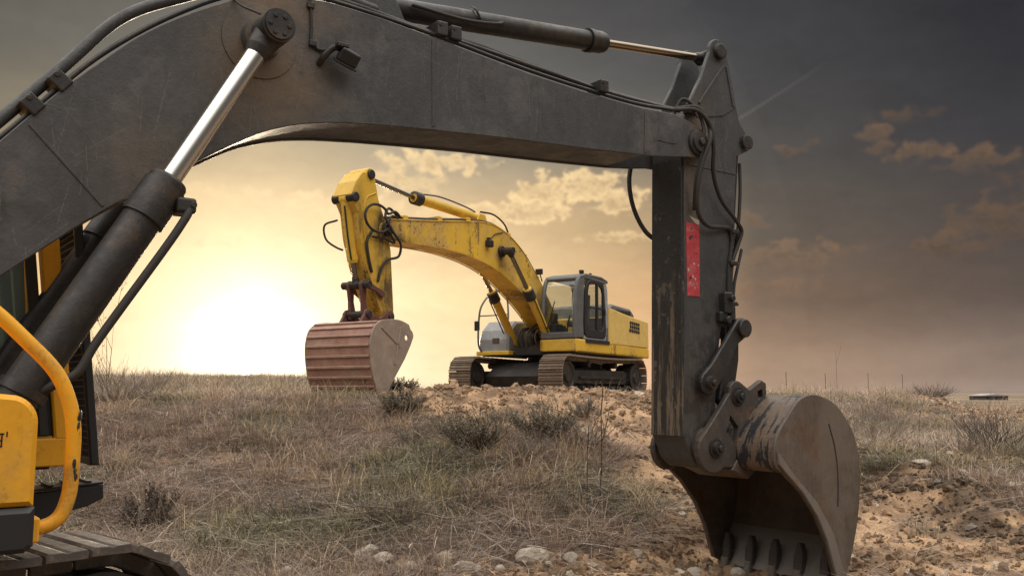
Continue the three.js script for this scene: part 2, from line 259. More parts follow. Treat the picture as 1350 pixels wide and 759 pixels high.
// ---------------------------------------------------------------- terrain
function terrainH(x, z, fine = true) {
  const D = -z;
  const wob = fbm(x * .09, z * .09, 2) * .9;
  const left = 1.6 * ss(7.4, 16.2, D + wob) + .56 * ss(17, 33, D) * ss(-2, -8, x) + .04 * ss(20, 30, D);
  const right = .5 * ss(9.6, 14, D) + 1.12 * ss(13.5, 29, D) + .35 * ss(4.9, 5.6, x + .12 * (D - 11) + .25 * n2(x * .5, z * .5)) * ss(9.8, 11.5, D) * ss(20, 14, D);
  let h = lerp(left, right, ss(.2, 4.6, x - .12 * (D - 9) + wob * .4));
  // level pad of the machine on the crest
  const pad = ss(1.25, .75, Math.hypot((x - .2) / 5.2, (D - 21.5) / 7)); h = lerp(h, 1.64, pad);
  // land falls away beyond the crest
  h -= 1.7 * ss(36, 90, D);
  h -= .6 * ss(19, 31, D) * ss(.44, .52, x / Math.max(D, 1)) * ss(7, 10, x) * ss(90, 60, D);
  h += ss(300, 2600, D) * (1.4 + 1.2 * n2(x * .0008, z * .0008)) + ss(60, 150, D) * .35 * fbm(x * .02, z * .02, 3);
  h += .09 * fbm(x * .35, z * .35, 3) * ss(6, 10, D) * (1 - .7 * pad);
  if (fine && D < 60) {
    const d = dirtMask(x, z);
    h += (.035 + .02 * (1 - d)) * fbm(x * 1.6, z * 1.6, 3) + d * (.085 * Math.abs(n2(x * 2.7, z * 2.7)) + .06 * Math.abs(n2b(x * 5.3, z * 5.3)) - .045) * (.45 + .55 * ss(9.5, 13, D));
    h += d * .05 * n2(x * .5 + z * .45, (x - z) * 2.2) * ss(10.5, 8.5, D + x * .2) ; // wheel and track ruts
  }
  h = lerp(h, -.07, ss(1.3, .5, Math.hypot(x - 2.5, z + 9.0)));
  h += .10 * ss(.35, .0, Math.abs(Math.hypot(x - 2.5, z + 9.0) - 1.35)) * ss(-.3, .4, n2(x * 1.9, z * 1.9 + 3)) * (x > 2 ? 1 : .4); // spoil pushed up round the bucket
  if (D > 13.3 && D < 17.5) h += .10 * ss(13.3, 14.6, D) * ss(17.5, 16, D) * ss(-2.6, -1.2, x) * ss(2.6, .6, x) * (.5 + Math.abs(n2(x * 1.3 + 4, z * 1.3))); // heaps of spoil before the tracks
  if (D < 6) h = lerp(.02, h, ss(3, 6, D));
  return h;
}
function dirtMask(x, z) {
  const D = -z, w = 1.1 * fbm(x * .45, z * .45, 4);
  const lerpT = (T, v) => { for (let i = 0; i < T.length - 1; i++) if (v < T[i + 1][0]) return lerp(T[i][1], T[i + 1][1], clamp((v - T[i][0]) / (T[i + 1][0] - T[i][0]))); return T[T.length - 1][1]; };
  const xb = lerpT([[7, -2.4], [8.6, -.2], [9.4, 1.2], [10.5, 1.5], [12.0, 1.5], [13.2, .3], [14.2, -1.5], [17, -2.4], [22, -3.5], [28, -2.5], [34, 3]], D);
  const xr = lerpT([[9.8, 30], [10.4, 6.4], [11, 5.7], [13.5, 5.0], [18, 5.3], [24, 5.5], [34, 5]], D);
  let m = ss(-.35, .35, x - xb + w) * ss(.3, -.3, x - xr + w * .8) * ss(36, 30, D);
  m = Math.max(m, .75 * ss(.25, .6, fbm(x * .3 + 20, z * .3, 3)) * ss(6, 12, D) * ss(60, 30, D));
  // pale tracks of earth on the slope far to the side
  m = Math.max(m, ss(9.5, 12, x) * ss(.0, .35, n2((x - D * .35) * .35, 4) + .3 * w) * ss(14, 20, D) * ss(90, 40, D));
  return m * (D < 6.5 ? ss(3, 6.5, D) : 1);
}
const bankMask = (x, z) => { const D = -z, xc = 5.0 + .22 * Math.max(0, 13.5 - D) + .5 * n2(D * .9, 2); return Math.exp(-(((x - xc) / .55) ** 2)) * ss(9.6, 10.6, D) * ss(17, 14, D); };
function gridSteps(stops) { const out = []; for (let i = 0; i < stops.length - 1; i++) { const [a, s0] = stops[i], [b, s1] = stops[i + 1]; let v = a; while (v < b - 1e-6) { out.push(v); const t = (v - a) / (b - a); v += lerp(s0, s1, t) ; } } out.push(stops[stops.length - 1][0]); return out; }
const soilDetail = texture(i => { const v = .8 + .5 * (N2[i] - .5) + .6 * (N3[i] - .5) + .4 * (N4[i] - .5); return [v * 1.02, v, v * .96]; }, true, 1024);
const soilBump = texture(i => { const v = .4 * N2[i] + .4 * N3[i] + .2 * N4[i]; return [v, v, v]; }, false, 1024);
const groundMat = new THREE.MeshStandardMaterial({ map: soilDetail, bumpMap: soilBump, bumpScale: .05, roughness: .95, vertexColors: true });
function buildGround() {
  const sideR = gridSteps([[0, .07], [7, .075], [14, .14], [30, .5], [90, 4], [400, 40], [3000, 500], [6500, 500]]), xs = [...sideR.slice(1).map(v => -v).reverse(), ...sideR];
  const zs = [...gridSteps([[5, .3], [7.4, .06], [14, .07], [20, .12], [34, .3], [70, 1.2], [200, 8], [800, 60], [3500, 400], [7500, 500]])].map(v => -v);
  zs.unshift(5000, 800, 120, 40, 20, 10, 5, 2, 0, -1.5, -3, -4);
  const W = xs.length, H = zs.length, pos = new Float32Array(W * H * 3), col = new Float32Array(W * H * 3), uv = new Float32Array(W * H * 2), idx = new Uint32Array((W - 1) * (H - 1) * 6);
  const litter = [.21, .145, .098], olive = [.125, .103, .06], soilA = [.54, .35, .205], soilB = [.23, .145, .088];
  let q = 0;
  for (let j = 0; j < H; j++) for (let i = 0; i < W; i++) {
    const x = xs[i], z = zs[j], k = j * W + i, D = -z, d = D > -6 ? dirtMask(x, z) : 0;
    pos.set([x, D > -6 ? terrainH(x, z) : .02, z], k * 3); uv.set([x / 1.7, z / 1.7], k * 2);
    let c = mix3(litter, olive, ss(-.05, .4, fbm(x * .33 + 4, z * .33, 3)));
    c = mix3(c, mix3(soilA, soilB, ss(-.25, .35, fbm(x * .9, z * .9, 4))), d);
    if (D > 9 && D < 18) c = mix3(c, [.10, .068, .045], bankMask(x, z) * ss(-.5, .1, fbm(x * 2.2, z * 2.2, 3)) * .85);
    if (D > 50) c = mix3(c, [.33, .25, .15], ss(.1, .3, n2(x * .012, z * .03)) * .8); // stubble fields
    col.set(c, k * 3);
    if (i < W - 1 && j < H - 1) { idx.set([k, k + 1, k + W, k + 1, k + W + 1, k + W], q); q += 6; }
  }
  const g = new THREE.BufferGeometry();
  g.setAttribute('position', new THREE.BufferAttribute(pos, 3)); g.setAttribute('color', new THREE.BufferAttribute(col, 3)); g.setAttribute('uv', new THREE.BufferAttribute(uv, 2)); g.setIndex(new THREE.BufferAttribute(idx, 1));
  g.computeVertexNormals();
  // faces look up
  if (g.attributes.normal.getY(W * 40 + 40) < 0) { const a = idx; for (let i = 0; i < a.length; i += 3) { const t = a[i]; a[i] = a[i + 1]; a[i + 1] = t; } g.computeVertexNormals(); }
  const m = new THREE.Mesh(g, groundMat); m.name = 'ground'; m.userData.kind = 'structure'; m.receiveShadow = m.castShadow = true; scene.add(m);
  console.log('ground', W, H);
}
buildGround();

// ---------------------------------------------------------------- track of an excavator
function makeTrack(parent, o) { // o: x0, x1 ends, y0 bottom, y1 top, zc, width, mat
  const tr = group('track', parent), r = (o.y1 - o.y0) / 2 - .045, cy = (o.y0 + o.y1) / 2, xa = o.x0 + r + .045, xb = o.x1 - r - .045, w = o.width / 2;
  const rc = Math.min(o.corner || .34, r), L = o.x0 + .045, Rr = o.x1 - .045, T = cy + r, Bm = cy - r, segs = [];
  const line = (x0, y0, x1, y1) => segs.push({ l: Math.hypot(x1 - x0, y1 - y0), f: t => [lerp(x0, x1, t), lerp(y0, y1, t), Math.atan2(y1 - y0, x1 - x0)] });
  const arc = (x, y, a0) => segs.push({ l: rc * Math.PI / 2, f: t => { const a = a0 - t * Math.PI / 2; return [x + rc * Math.cos(a), y + rc * Math.sin(a), a - Math.PI / 2]; } });
  line(L + rc, T, Rr - rc, T); arc(Rr - rc, T - rc, Math.PI / 2); line(Rr, T - rc, Rr, Bm + rc); arc(Rr - rc, Bm + rc, 0); line(Rr - rc, Bm, L + rc, Bm); arc(L + rc, Bm + rc, -Math.PI / 2); line(L, Bm + rc, L, T - rc); arc(L + rc, T - rc, Math.PI);
  const per = segs.reduce((q, g) => q + g.l, 0), n = Math.round(per / .19), p = per / n;
  // one shoe: plate with three grouser bars, link blocks on the inside
  const shoeProfile = o.flat ? [[-p * .5 + .006, 0], [p * .5 - .006, 0], [p * .5 - .006, .03], [p * .42, .042], [p * .1, .04], [.0, .034], [-p * .1, .04], [-p * .42, .042], [-p * .5 + .006, .03]] : [[-p * .5 + .004, 0], [p * .5 - .004, 0], [p * .5 - .004, .018], [p * .44, .045], [p * .36, .045], [p * .32, .018], [.02, .018], [.014, .04], [-.014, .04], [-.02, .018], [-p * .32, .018], [-p * .36, .045], [-p * .44, .045], [-p * .5 + .004, .018]];
  const shoe = ready([prism(shoeProfile, -w, w, .003), box(-p * .46, p * .46, -.08, 0, -.13, -.08, .01), box(-p * .46, p * .46, -.08, 0, .08, .13, .01), bolt(-.045, .018, 0, .001)]);
  for (let i = 0; i < n; i++) {
    let d = (i + .5) * p, k = 0; while (d > segs[k].l) d -= segs[k++].l;
    let [x, y, a] = segs[k].f(d / segs[k].l); if (k === 0) y -= .028 * Math.sin(Math.PI * d / segs[0].l);
    const m = mesh('track_shoe', shoe, o.mat, tr); m.position.set(x, y, o.zc + (i % 3 - 1) * .003); m.rotation.z = a;
  }
  const z0 = o.zc - w * .42, z1 = o.zc + w * .42;
  mesh('track_frame', [prism([[xa + .15, cy - .17], [xb - .22, cy - .17], [xb - .1, cy - .1], [xb - .1, cy + .06], [xb - .5, cy + .15], [xa + .5, cy + .17], [xa + .2, cy + .08]], z0, z1, .02), box(xa + .6, xb - .6, cy - .05, cy + .01, z1 - .01, z1 + .05), box(xa + .6, xb - .6, cy - .05, cy + .01, z0 - .05, z0 + .01)], o.frame, tr);
  const wheel = (x, rr, zz0, zz1) => turn([x, cy, zz0], [x, cy, zz1], [[0, 0], [0, rr * .35], [.04, rr * .4], [.04, rr * .75], [.02, rr * .8], [.02, rr], [zz1 - zz0 - .02, rr], [zz1 - zz0 - .02, rr * .8], [zz1 - zz0 - .04, rr * .75], [zz1 - zz0 - .04, rr * .4], [zz1 - zz0, rr * .35], [zz1 - zz0, 0]], 28);
  mesh('idler', wheel(xb, r - .09, o.zc - .2, o.zc + .2), o.frame, tr);
  const teeth = []; for (let i = 0; i < 21; i++) { const a = i / 21 * Math.PI * 2; teeth.push(new THREE.BoxGeometry(.06, .05, .09).rotateZ(a).translate(xa + Math.cos(a) * (r - .07), cy + Math.sin(a) * (r - .07), o.zc)); }
  mesh('sprocket', [wheel(xa, r - .1, o.zc - .24, o.zc + .24), ...teeth], o.frame, tr);
  for (let i = 0; i < 8; i++) { const x = lerp(xa + .45, xb - .4, i / 7); mesh('roller', rod([x, o.y0 + .19, o.zc - .2], [x, o.y0 + .19, o.zc + .2], .085, 16, .012), o.frame, tr); }
  for (const t of [.3, .7]) { const x = lerp(xa, xb, t); mesh('carrier_roller', rod([x, o.y1 - .2, o.zc - .18], [x, o.y1 - .2, o.zc + .18], .075, 16, .01), o.frame, tr); }
  return tr;
}
// a hydraulic cylinder: barrel part with rod and collar as sub-parts
function cylinder(name, parent, foot, gland, eye, rb, rr, z, mb, mr, o = {}) {
  const a = [foot[0], foot[1], z], g = [gland[0], gland[1], z], e = [eye[0], eye[1], z], l = V(...a).distanceTo(V(...g)), cg = o.collar ?? .2;
  const b = mesh(name, [turn(a, g, [[0, 0], [0, rb * .8], [.04, rb], [l - cg, rb], [l - cg, rb * 1.14], [l - .05, rb * 1.14], [l - .05, rb * 1.04], [l - .015, rb * 1.04], [l, rb * .96], [l, rr]], 28), pinZ(foot[0], foot[1], rb * 1.05, z - rb * .9, z + rb * .9)], mb, parent);
  const d = V(...e).sub(V(...g)).normalize(), s = V(...g).sub(d.clone().multiplyScalar(.3)), t = V(...e).sub(d.clone().multiplyScalar(rr * 1.2));
  mesh('rod', rod(s.toArray(), t.toArray(), rr, 28, .004), mr, b);
  mesh('rod_eye', [pinZ(eye[0], eye[1], rr * 1.7, z - rb * .75, z + rb * .75, 24), turn(t.clone().sub(d.clone().multiplyScalar(rr * 2.2)).toArray(), e, [[0, rr], [rr * .9, rr * 1.35], [rr * 3, rr * 1.5], [rr * 3, 0]], 20)], o.eyeMat || M.blackSteel, b);
  return b;
}

// ---------------------------------------------------------------- the near excavator
function buildNear() {
  const ex = thing('excavator', 'near excavator with dark grey boom, black cylinders and open brown bucket resting on earth', 'excavator', undefined);
  ex.position.set(-3.79, 0, -4.26); ex.rotation.y = 37 * D2R;
  // ---- boom
  const low = smoothPts([[.3, 1.62], [.75, 1.96], [1.17, 2.33], [1.66, 2.74], [2.14, 3.08], [2.35, 3.22], [2.57, 3.35], [2.84, 3.45], [3.1, 3.505], [3.46, 3.55]], 40).concat([[3.83, 3.585], [4.43, 3.635], [5.28, 3.69], [6.0, 3.745]]);
  const top = [[5.92, 4.13], [5.28, 4.14], [4.7, 4.17], [3.82, 4.25]].concat(smoothPts([[3.4, 4.285], [2.95, 4.29], [2.6, 4.235], [2.4, 4.16], [2.24, 4.07], [2.02, 3.93], [1.8, 3.76], [1.61, 3.57], [1.42, 3.37], [1.13, 3.02], [.8, 2.62], [.4, 2.15], [.18, 1.98]], 40));
  const root = [[.1, 1.82], [.17, 1.66]];
  const boom = mesh('boom', prism([...low, [6.12, 3.9], [6.12, 4.08], ...top, ...root].map(([x, y]) => [x, y]), -.252, .252, .004), M.boomSkin, ex);
  const off = (pts, s) => pts.map(([x, y], i) => { const a = pts[Math.max(0, i - 1)], b = pts[Math.min(pts.length - 1, i + 1)], l = Math.hypot(b[0] - a[0], b[1] - a[1]) || 1; return [x + s * (b[1] - a[1]) / l, y - s * (b[0] - a[0]) / l]; });
  const plate = [...off(low, .016), [6.3, 3.765], [6.52, 3.80], ...circle(6.64, 3.95, .15, 10, -1.3, 1.4), [6.55, 4.13], [6.36, 4.165], ...off(top, .012), ...root];
  for (const s of [1, -1]) mesh('side_plate', prism(plate, s > 0 ? .25 : -.275, s > 0 ? .275 : -.25, .006), M.boomSkin, boom);
  const seam = (x0, y0, x1, y1) => { const l = Math.hypot(x1 - x0, y1 - y0); return box(-l / 2, l / 2, -.009, .009, .272, .281, .003).rotateZ(Math.atan2(y1 - y0, x1 - x0)).translate((x0 + x1) / 2, (y0 + y1) / 2, 0); };
  for (const s of [[1.26, 3.15, 1.655, 2.745], [3.82, 4.24, 3.83, 3.595], [5.98, 4.12, 5.97, 3.75]]) mesh('weld_seam', seam(...s), M.boomSkin, boom);
  for (const s of [1, -1]) mesh('pin_boss', turn([2.53, 3.92, s * .27], [2.53, 3.92, s * 1.27], [[0, .25], [.012, .245], [.018, .13], [.08, .12], [.08, 0]], 40), M.boomSkin, boom);
  mesh('lifting_pocket', prism([[6.16, 4.0], [6.35, 3.955], [6.37, 3.90], [6.33, 3.885], [6.12, 3.885]], .274, .281, .003), M.boomSkin, boom);
  for (const s of [1, -1]) mesh('tip_boss', [turn([6.64, 3.95, s * .27], [6.64, 3.95, s * 1.27], [[0, .125], [.03, .12], [.035, .095], [.055, .09], [.055, .04], [.045, 0]], 28), bolt(6.64, 3.95, s * .32, .035, s)], M.blackSteel, boom);
  mesh('tip_pin', pinZ(6.64, 3.95, .06, -.27, .27), M.blackSteel, boom);
  // ---- boom cylinders either side of the boom
  for (const s of [1, -1]) {
    const z = s * .47, c = cylinder('boom_cylinder', ex, [1.0, 1.24], [1.955, 2.9], [2.53, 3.92], .108, .062, z, M.blackSteel, M.chrome, { collar: .28 });
    mesh('pin_cap', [turn([2.53, 3.92, z + s * .07], [2.53, 3.92, z + s * 1.07], [[0, .105], [.05, .105], [.05, .092], [.065, .09], [.065, 0]], 24), ...Array.from({ length: 6 }, (_, i) => bolt(2.53 + .06 * Math.cos(i * 1.047), 3.92 + .06 * Math.sin(i * 1.047), z + s * .13, .015, s))], M.blackSteel, c);
    mesh('oil_pipe', tube([[1.30, 1.66, z + s * .02], [1.40, 1.74, z + s * .10], [1.50, 1.80, z + s * .12], [1.58, 1.95, z + s * .12], [1.99, 2.62, z + s * .12], [2.04, 2.72, z + s * .1], [2.03, 2.77, z + s * .04]], .024, 50), M.rubber, c);
    mesh('pipe_block', [box(1.97, 2.08, 2.7, 2.79, z - .04, z + .12, .02), bolt(2.06, 2.75, z + .11, .02)], M.blackSteel, c);
    mesh('clamp_band', turn([1.26, 1.69, z], [1.36, 1.865, z], [[0, .108], [0, .124], [.05, .124], [.05, .108]], 28), M.blackSteel, c);
    mesh('cylinder_foot', [prism([[.75, 1.07], [1.25, 1.07], [1.12, 1.35], [.88, 1.35]], z - s * .16 - .025, z - s * .16 + .025), prism([[.75, 1.07], [1.25, 1.07], [1.12, 1.35], [.88, 1.35]], z + s * .16 - .025, z + s * .16 + .025)], M.blackSteel, ex);
  }
  // ---- arm cylinder along the top of the boom
  const ac = cylinder('arm_cylinder', ex, [3.45, 4.5], [5.76, 4.765], [7.06, 4.92], .085, .036, 0, M.blackSteel, retexture(M.chrome, [.27, .215, .15]), { collar: .16 });
  mesh('cylinder_bracket', [prism([[3.2, 4.22], [3.75, 4.22], [3.56, 4.58], [3.36, 4.58]], -.15, -.11), prism([[3.2, 4.22], [3.75, 4.22], [3.56, 4.58], [3.36, 4.58]], .11, .15)], M.boomSkin, ex);
  mesh('oil_pipe', [tube([[3.75, 4.54, .11], [4.2, 4.53, .14], [4.5, 4.58, .13], [4.58, 4.62, .09]], .014), tube([[4.35, 4.72, 0], [4.33, 4.66, .09], [4.36, 4.60, .1]], .01, 16)], M.rubber, ac);
  mesh('gland_ring', turn([5.56, 4.742, 0], [5.76, 4.765, 0], [[0, .09], [0, .104], [.045, .104], [.045, .09]], 28), M.blackSteel, ac);
  // ---- pipes and hoses along the boom
  const pipe = (pts, r, mat = M.blackSteel) => mesh('hydraulic_pipe', tube(pts, r, 80), mat, boom);
  pipe([[.5, 2.42, .16], [1.13, 3.17, .16], [1.46, 3.58, .16], [1.68, 3.86, .16], [1.82, 3.98, .16], [2.13, 4.16, .16], [2.4, 4.32, .16], [3.0, 4.42, .16], [3.4, 4.40, .16]], .036, M.boomSkin);
  pipe([[.5, 2.36, .235], [1.13, 3.06, .235], [1.60, 3.62, .235], [2.02, 3.98, .235], [2.42, 4.22, .235], [2.9, 4.33, .235], [3.3, 4.33, .235], [3.83, 4.30, .235], [4.7, 4.225, .235], [5.3, 4.195, .235], [5.92, 4.185, .235], [6.36, 4.215, .235]], .016);
  pipe([[2.6, 4.31, .19], [3.0, 4.375, .19], [3.3, 4.37, .19], [3.86, 4.325, .19], [4.1, 4.32, .19], [5.0, 4.27, .19], [5.6, 4.235, .19], [6.2, 4.235, .19], [6.5, 4.245, .19]], .021);
  pipe([[3.86, 4.36, .13], [4.3, 4.36, .13], [5.0, 4.31, .13], [5.6, 4.27, .13], [6.2, 4.27, .13], [6.5, 4.27, .13]], .018);
  for (const [x, y, r] of [[1.40, 3.42, .9], [1.27, 3.26, .9], [3.9, 4.34, .02], [4.02, 4.335, .02], [5.5, 4.24, .02]]) mesh('pipe_clamp', [box(-.045, .045, -.05, .055, .11, .29, .01).rotateZ(r).translate(x, y, 0), bolt(x - .02, y + .03, .28, .018)], M.blackSteel, boom);
  pipe([[2.86, 4.3, .285], [2.875, 4.1, .285], [2.88, 3.99, .285], [2.93, 3.955, .285], [3.0, 3.965, .3]], .01, M.rubber);
  pipe([[2.28, 4.33, .2], [2.36, 4.13, .3], [2.44, 4.0, .5]], .008, M.rubber);
  for (const [x, y] of [[2.865, 4.24], [2.885, 3.985]]) mesh('wire_clip', box(x - .025, x + .025, y - .02, y + .02, .274, .3, .006), M.blackSteel, boom);
  // ---- work lamp (unlit) on the boom side
  const wl = group('work_light', ex);
  mesh('bracket', [tube([[2.94, 3.865, .28], [2.95, 3.90, .33], [3.0, 3.96, .36], [3.06, 3.975, .38]], .022, 20), box(3.0, 3.08, 3.955, 3.985, .33, .43, .008)], M.blackSteel, wl);
  const hs = mesh('housing', [box(-.07, .07, -.05, .05, -.05, .05, .02), box(-.08, .08, -.06, -.045, -.055, .055, .006)], M.blackPaint, wl); hs.position.set(3.1, 3.91, .38); hs.rotation.set(.5, -.3, -.25);
  mesh('lens', box(-.055, .055, -.066, -.058, -.04, .04, .004), plain(.16, .12, .09, .2), hs);
  // ---- stick
  const outer = [[7.14, 5.0], [7.2, 4.87], [7.27, 4.57], [7.36, 4.28], ...circle(7.42, 4.1, .09, 8, .6, -1.4), [7.3, 3.95], [7.22, 3.2], [7.14, 2.8], [7.02, 2.35], [6.95, 2.0], [6.9, 1.6]];
  const tipC = circle(6.74, 1.23, .19, 10, .1, -2.6);
  const inner = [[6.46, 1.34], [6.48, 1.7], [6.51, 2.14], [6.54, 3.21], [6.56, 3.7], [6.52, 3.95], [6.55, 4.15], [6.62, 4.3]];
  const stick = mesh('stick', prism([...outer.slice(2), ...tipC, ...inner, [6.8, 4.36], [7.05, 4.5], [7.22, 4.75]], -.19, .19, .01), M.boomSkin, ex);
  for (const s of [1, -1]) {
    mesh('ear_plate', prism([[6.62, 4.33], [6.8, 4.62], [6.93, 4.9], ...circle(7.05, 4.93, .115, 10, 2.9, .2), [7.2, 4.85], [7.268, 4.57], [7.3, 4.42], [7.1, 4.3], [6.74, 4.22]], s > 0 ? .155 : -.2, s > 0 ? .2 : -.155, .008), M.boomSkin, stick);
    mesh('boss', turn([7.05, 4.92, s * .2], [7.05, 4.92, s * 1.2], [[0, .075], [.045, .075], [.05, .06], [.05, 0]], 24), M.blackSteel, stick); mesh('boss', turn([7.42, 4.1, s * .18], [7.42, 4.1, s * 1.18], [[0, .075], [.05, .075], [.055, .06], [.055, 0]], 24), M.blackSteel, stick);
  }
  for (const [a, b, c, d] of [[7.165, 4.80, 7.255, 4.42], [6.76, 4.36, 7.12, 4.80]]) mesh('edge_bar', [0].map(() => { const l = Math.hypot(c - a, d - b); return box(-l / 2, l / 2, -.014, .014, .195, .212, .005).rotateZ(Math.atan2(d - b, c - a)).translate((a + c) / 2, (b + d) / 2, 0); }), M.boomSkin, stick);
  mesh('weld_seam', box(6.6, 7.28, 3.76, 3.775, .188, .196, .003), M.boomSkin, stick);
  for (const z of [-.13, -.04, .05, .15]) mesh('wear_strip', box(6.485, 6.515, 1.35, 2.6 - Math.abs(z) * 1.5, z - .022, z + .022, .008).rotateZ(0), M.blackSteel, stick);
  mesh('inner_cover', prism([[6.452, 1.33], [6.49, 1.33], [6.56, 3.82], [6.525, 3.82]], -.186, .186, .006), M.stickInner, stick);
  mesh('reflective_strip', prism([[6.56, 3.23], [6.735, 3.21], [6.72, 2.56], [6.555, 2.56]], .188, .1945, .002), M.redSticker, stick);
  { const r = rng(55); for (let i = 0; i < 16; i++) { const cx = 6.57 + r() * .14, cy = 2.6 + r() * .58, q = .006 + .014 * r() * r(); mesh('worn_fleck', prism(circle(cx, cy, q, 7).map(([x, y]) => [x + q * .6 * (r() - .5), y + q * 1.4 * (r() - .5)]), .1935, .1962, .0005), i % 3 ? M.wornFleck : M.blackSteel, stick); } }
  mesh('reflective_tip', prism([[6.60, 3.29], [6.735, 3.26], [6.735, 3.215], [6.68, 3.225]], .188, .194, .002), plain(.42, .36, .28, .6), stick);
  mesh('tip_sleeve', pinZ(6.74, 1.23, .17, -.23, .23, 28), M.bucketSteel, stick);
  // ---- bucket cylinder, rocker and link
  const bc = cylinder('bucket_cylinder', ex, [7.42, 4.1], [7.3, 3.1], [7.19, 2.29], .09, .05, 0, M.blackSteel, M.chrome, { collar: .14 });
  mesh('oil_pipe', [tube([[7.42, 3.9, .12], [7.39, 3.6, .14], [7.32, 3.2, .15], [7.3, 3.02, .12]], .016), tube([[7.36, 3.05, .16], [7.24, 2.75, .17], [7.17, 2.5, .17], [7.13, 2.42, .1]], .015)], M.rubber, bc);
  for (const s of [1, -1]) {
    const a = s > 0 ? .235 : -.285, b = s > 0 ? .285 : -.235;
    mesh('rocker_arm', prism([...circle(6.72, 1.79, .11, 10, 2.4, 5.6), [6.95, 1.88], [7.12, 2.14], ...circle(7.19, 2.29, .1, 10, -.7, 2.6), [6.98, 2.2], [6.75, 1.95]], a, b, .012), M.blackSteel, ex);
    mesh('rocker_pin', [turn([6.72, 1.79, s * .28], [6.72, 1.79, s * 1.28], [[0, .06], [.05, .055], [.05, 0]], 20), bolt(6.72, 1.79, s * .33, .028, s)], M.blackSteel, ex);
  }
  mesh('link_pin', pinZ(7.19, 2.29, .085, -.33, .33, 28), M.blackSteel, ex);
  for (const s of [1, -1]) mesh('bucket_link', prism([...circle(7.08, 1.66, .1, 8, 3.3, 6.0), [7.27, 2.0], ...circle(7.19, 2.29, .095, 8, 0, 3.0), [7.07, 2.0]], s > 0 ? .10 : -.17, s > 0 ? .17 : -.10, .012), M.blackSteel, ex);
  // ---- hoses round the stick joint
  const hose = (pts, r = .018) => mesh('hydraulic_hose', tube(pts, r, 70), M.rubber, ex);
  hose([[6.4, 4.22, .24], [6.62, 4.24, .3], [6.74, 4.12, .345], [6.78, 3.92, .345], [6.82, 3.7, .3], [6.96, 3.48, .26], [7.2, 3.3, .24], [7.31, 3.22, .21], [7.27, 3.1, .2], [7.17, 2.9, .2], [7.13, 2.55, .2]], .019);
  hose([[6.45, 4.25, .2], [6.66, 4.28, .27], [6.76, 4.16, .30], [6.72, 3.98, .36], [6.64, 3.75, .33], [6.6, 3.5, .3], [6.64, 3.3, .27], [6.78, 3.21, .25], [7.0, 3.22, .23], [7.14, 3.22, .21], [7.17, 3.12, .2], [7.12, 2.85, .2], [7.10, 2.5, .2]], .02);
  hose([[6.5, 4.2, -.3], [6.42, 3.9, -.33], [6.38, 3.66, -.34], [6.42, 3.4, -.32], [6.5, 3.2, -.26], [6.6, 3.1, -.2]], .022);
  hose([[6.52, 4.22, .1], [6.6, 4.38, .15], [6.66, 4.3, .24], [6.7, 4.1, .3], [6.66, 3.85, .31], [6.62, 3.6, .27], [6.64, 3.35, .22]], .017);
  mesh('hose_fitting', [box(6.98, 7.1, 2.42, 2.62, .17, .27, .02), box(6.93, 7.04, 2.34, 2.44, .18, .25, .02), pinZ(7.0, 2.36, .035, .2, .3), pinZ(7.05, 2.56, .03, .2, .31), box(7.08, 7.16, 2.36, 2.5, .15, .24, .015)], M.blackSteel, ex);
  for (const [x, y] of [[7.2, 3.2], [7.16, 2.9], [7.14, 2.52], [6.62, 4.25]]) mesh('hose_clamp', [box(x - .05, x + .05, y - .02, y + .02, .17, .24, .008), rod([x + .05, y, .2], [x + .1, y, .2], .014, 8)], M.blackSteel, ex);
  // ---- bucket
  const shellOut = smoothPts([[7.16, 1.02], [7.07, 1.07], [7.045, 1.18], [7.08, 1.31], [7.24, 1.48], [7.42, 1.63], [7.6, 1.675], [7.78, 1.65], [7.95, 1.59], [8.08, 1.49], [8.22, 1.32], [8.29, 1.12], [8.3, .93], [8.27, .7], [8.22, .5], [8.13, .27], [8.03, .08], [7.985, .0]], 56);
  const shellIn = off(shellOut, .03).reverse();
  const bk = mesh('bucket', prism([...shellOut, ...shellIn], -.68, .68, .004), M.bucketSkin, ex);
  const bp = mesh('back_plate', prism([...off(shellOut, -.007), ...off(shellOut, .01).reverse()], -.677, .677, .003), M.bucketBack, bk);
  { // run the scraped paint along the curve of the shell
    const p = bp.geometry.attributes.position, uv = bp.geometry.attributes.uv, L = [0]; for (let i = 1; i < shellOut.length; i++) L.push(L[i - 1] + Math.hypot(shellOut[i][0] - shellOut[i - 1][0], shellOut[i][1] - shellOut[i - 1][1]));
    for (let i = 0; i < p.count; i++) { let m = 0, md = 9; shellOut.forEach((q, k) => { const d = Math.hypot(q[0] - p.getX(i), q[1] - p.getY(i)); if (d < md) { md = d; m = k; } }); uv.setXY(i, p.getZ(i), L[m]); }
  }
  const sideIn = [[7.96, -.01], [7.85, .04], [7.78, .22], [7.72, .39], [7.59, .61], [7.39, .83], [7.14, 1.02]];
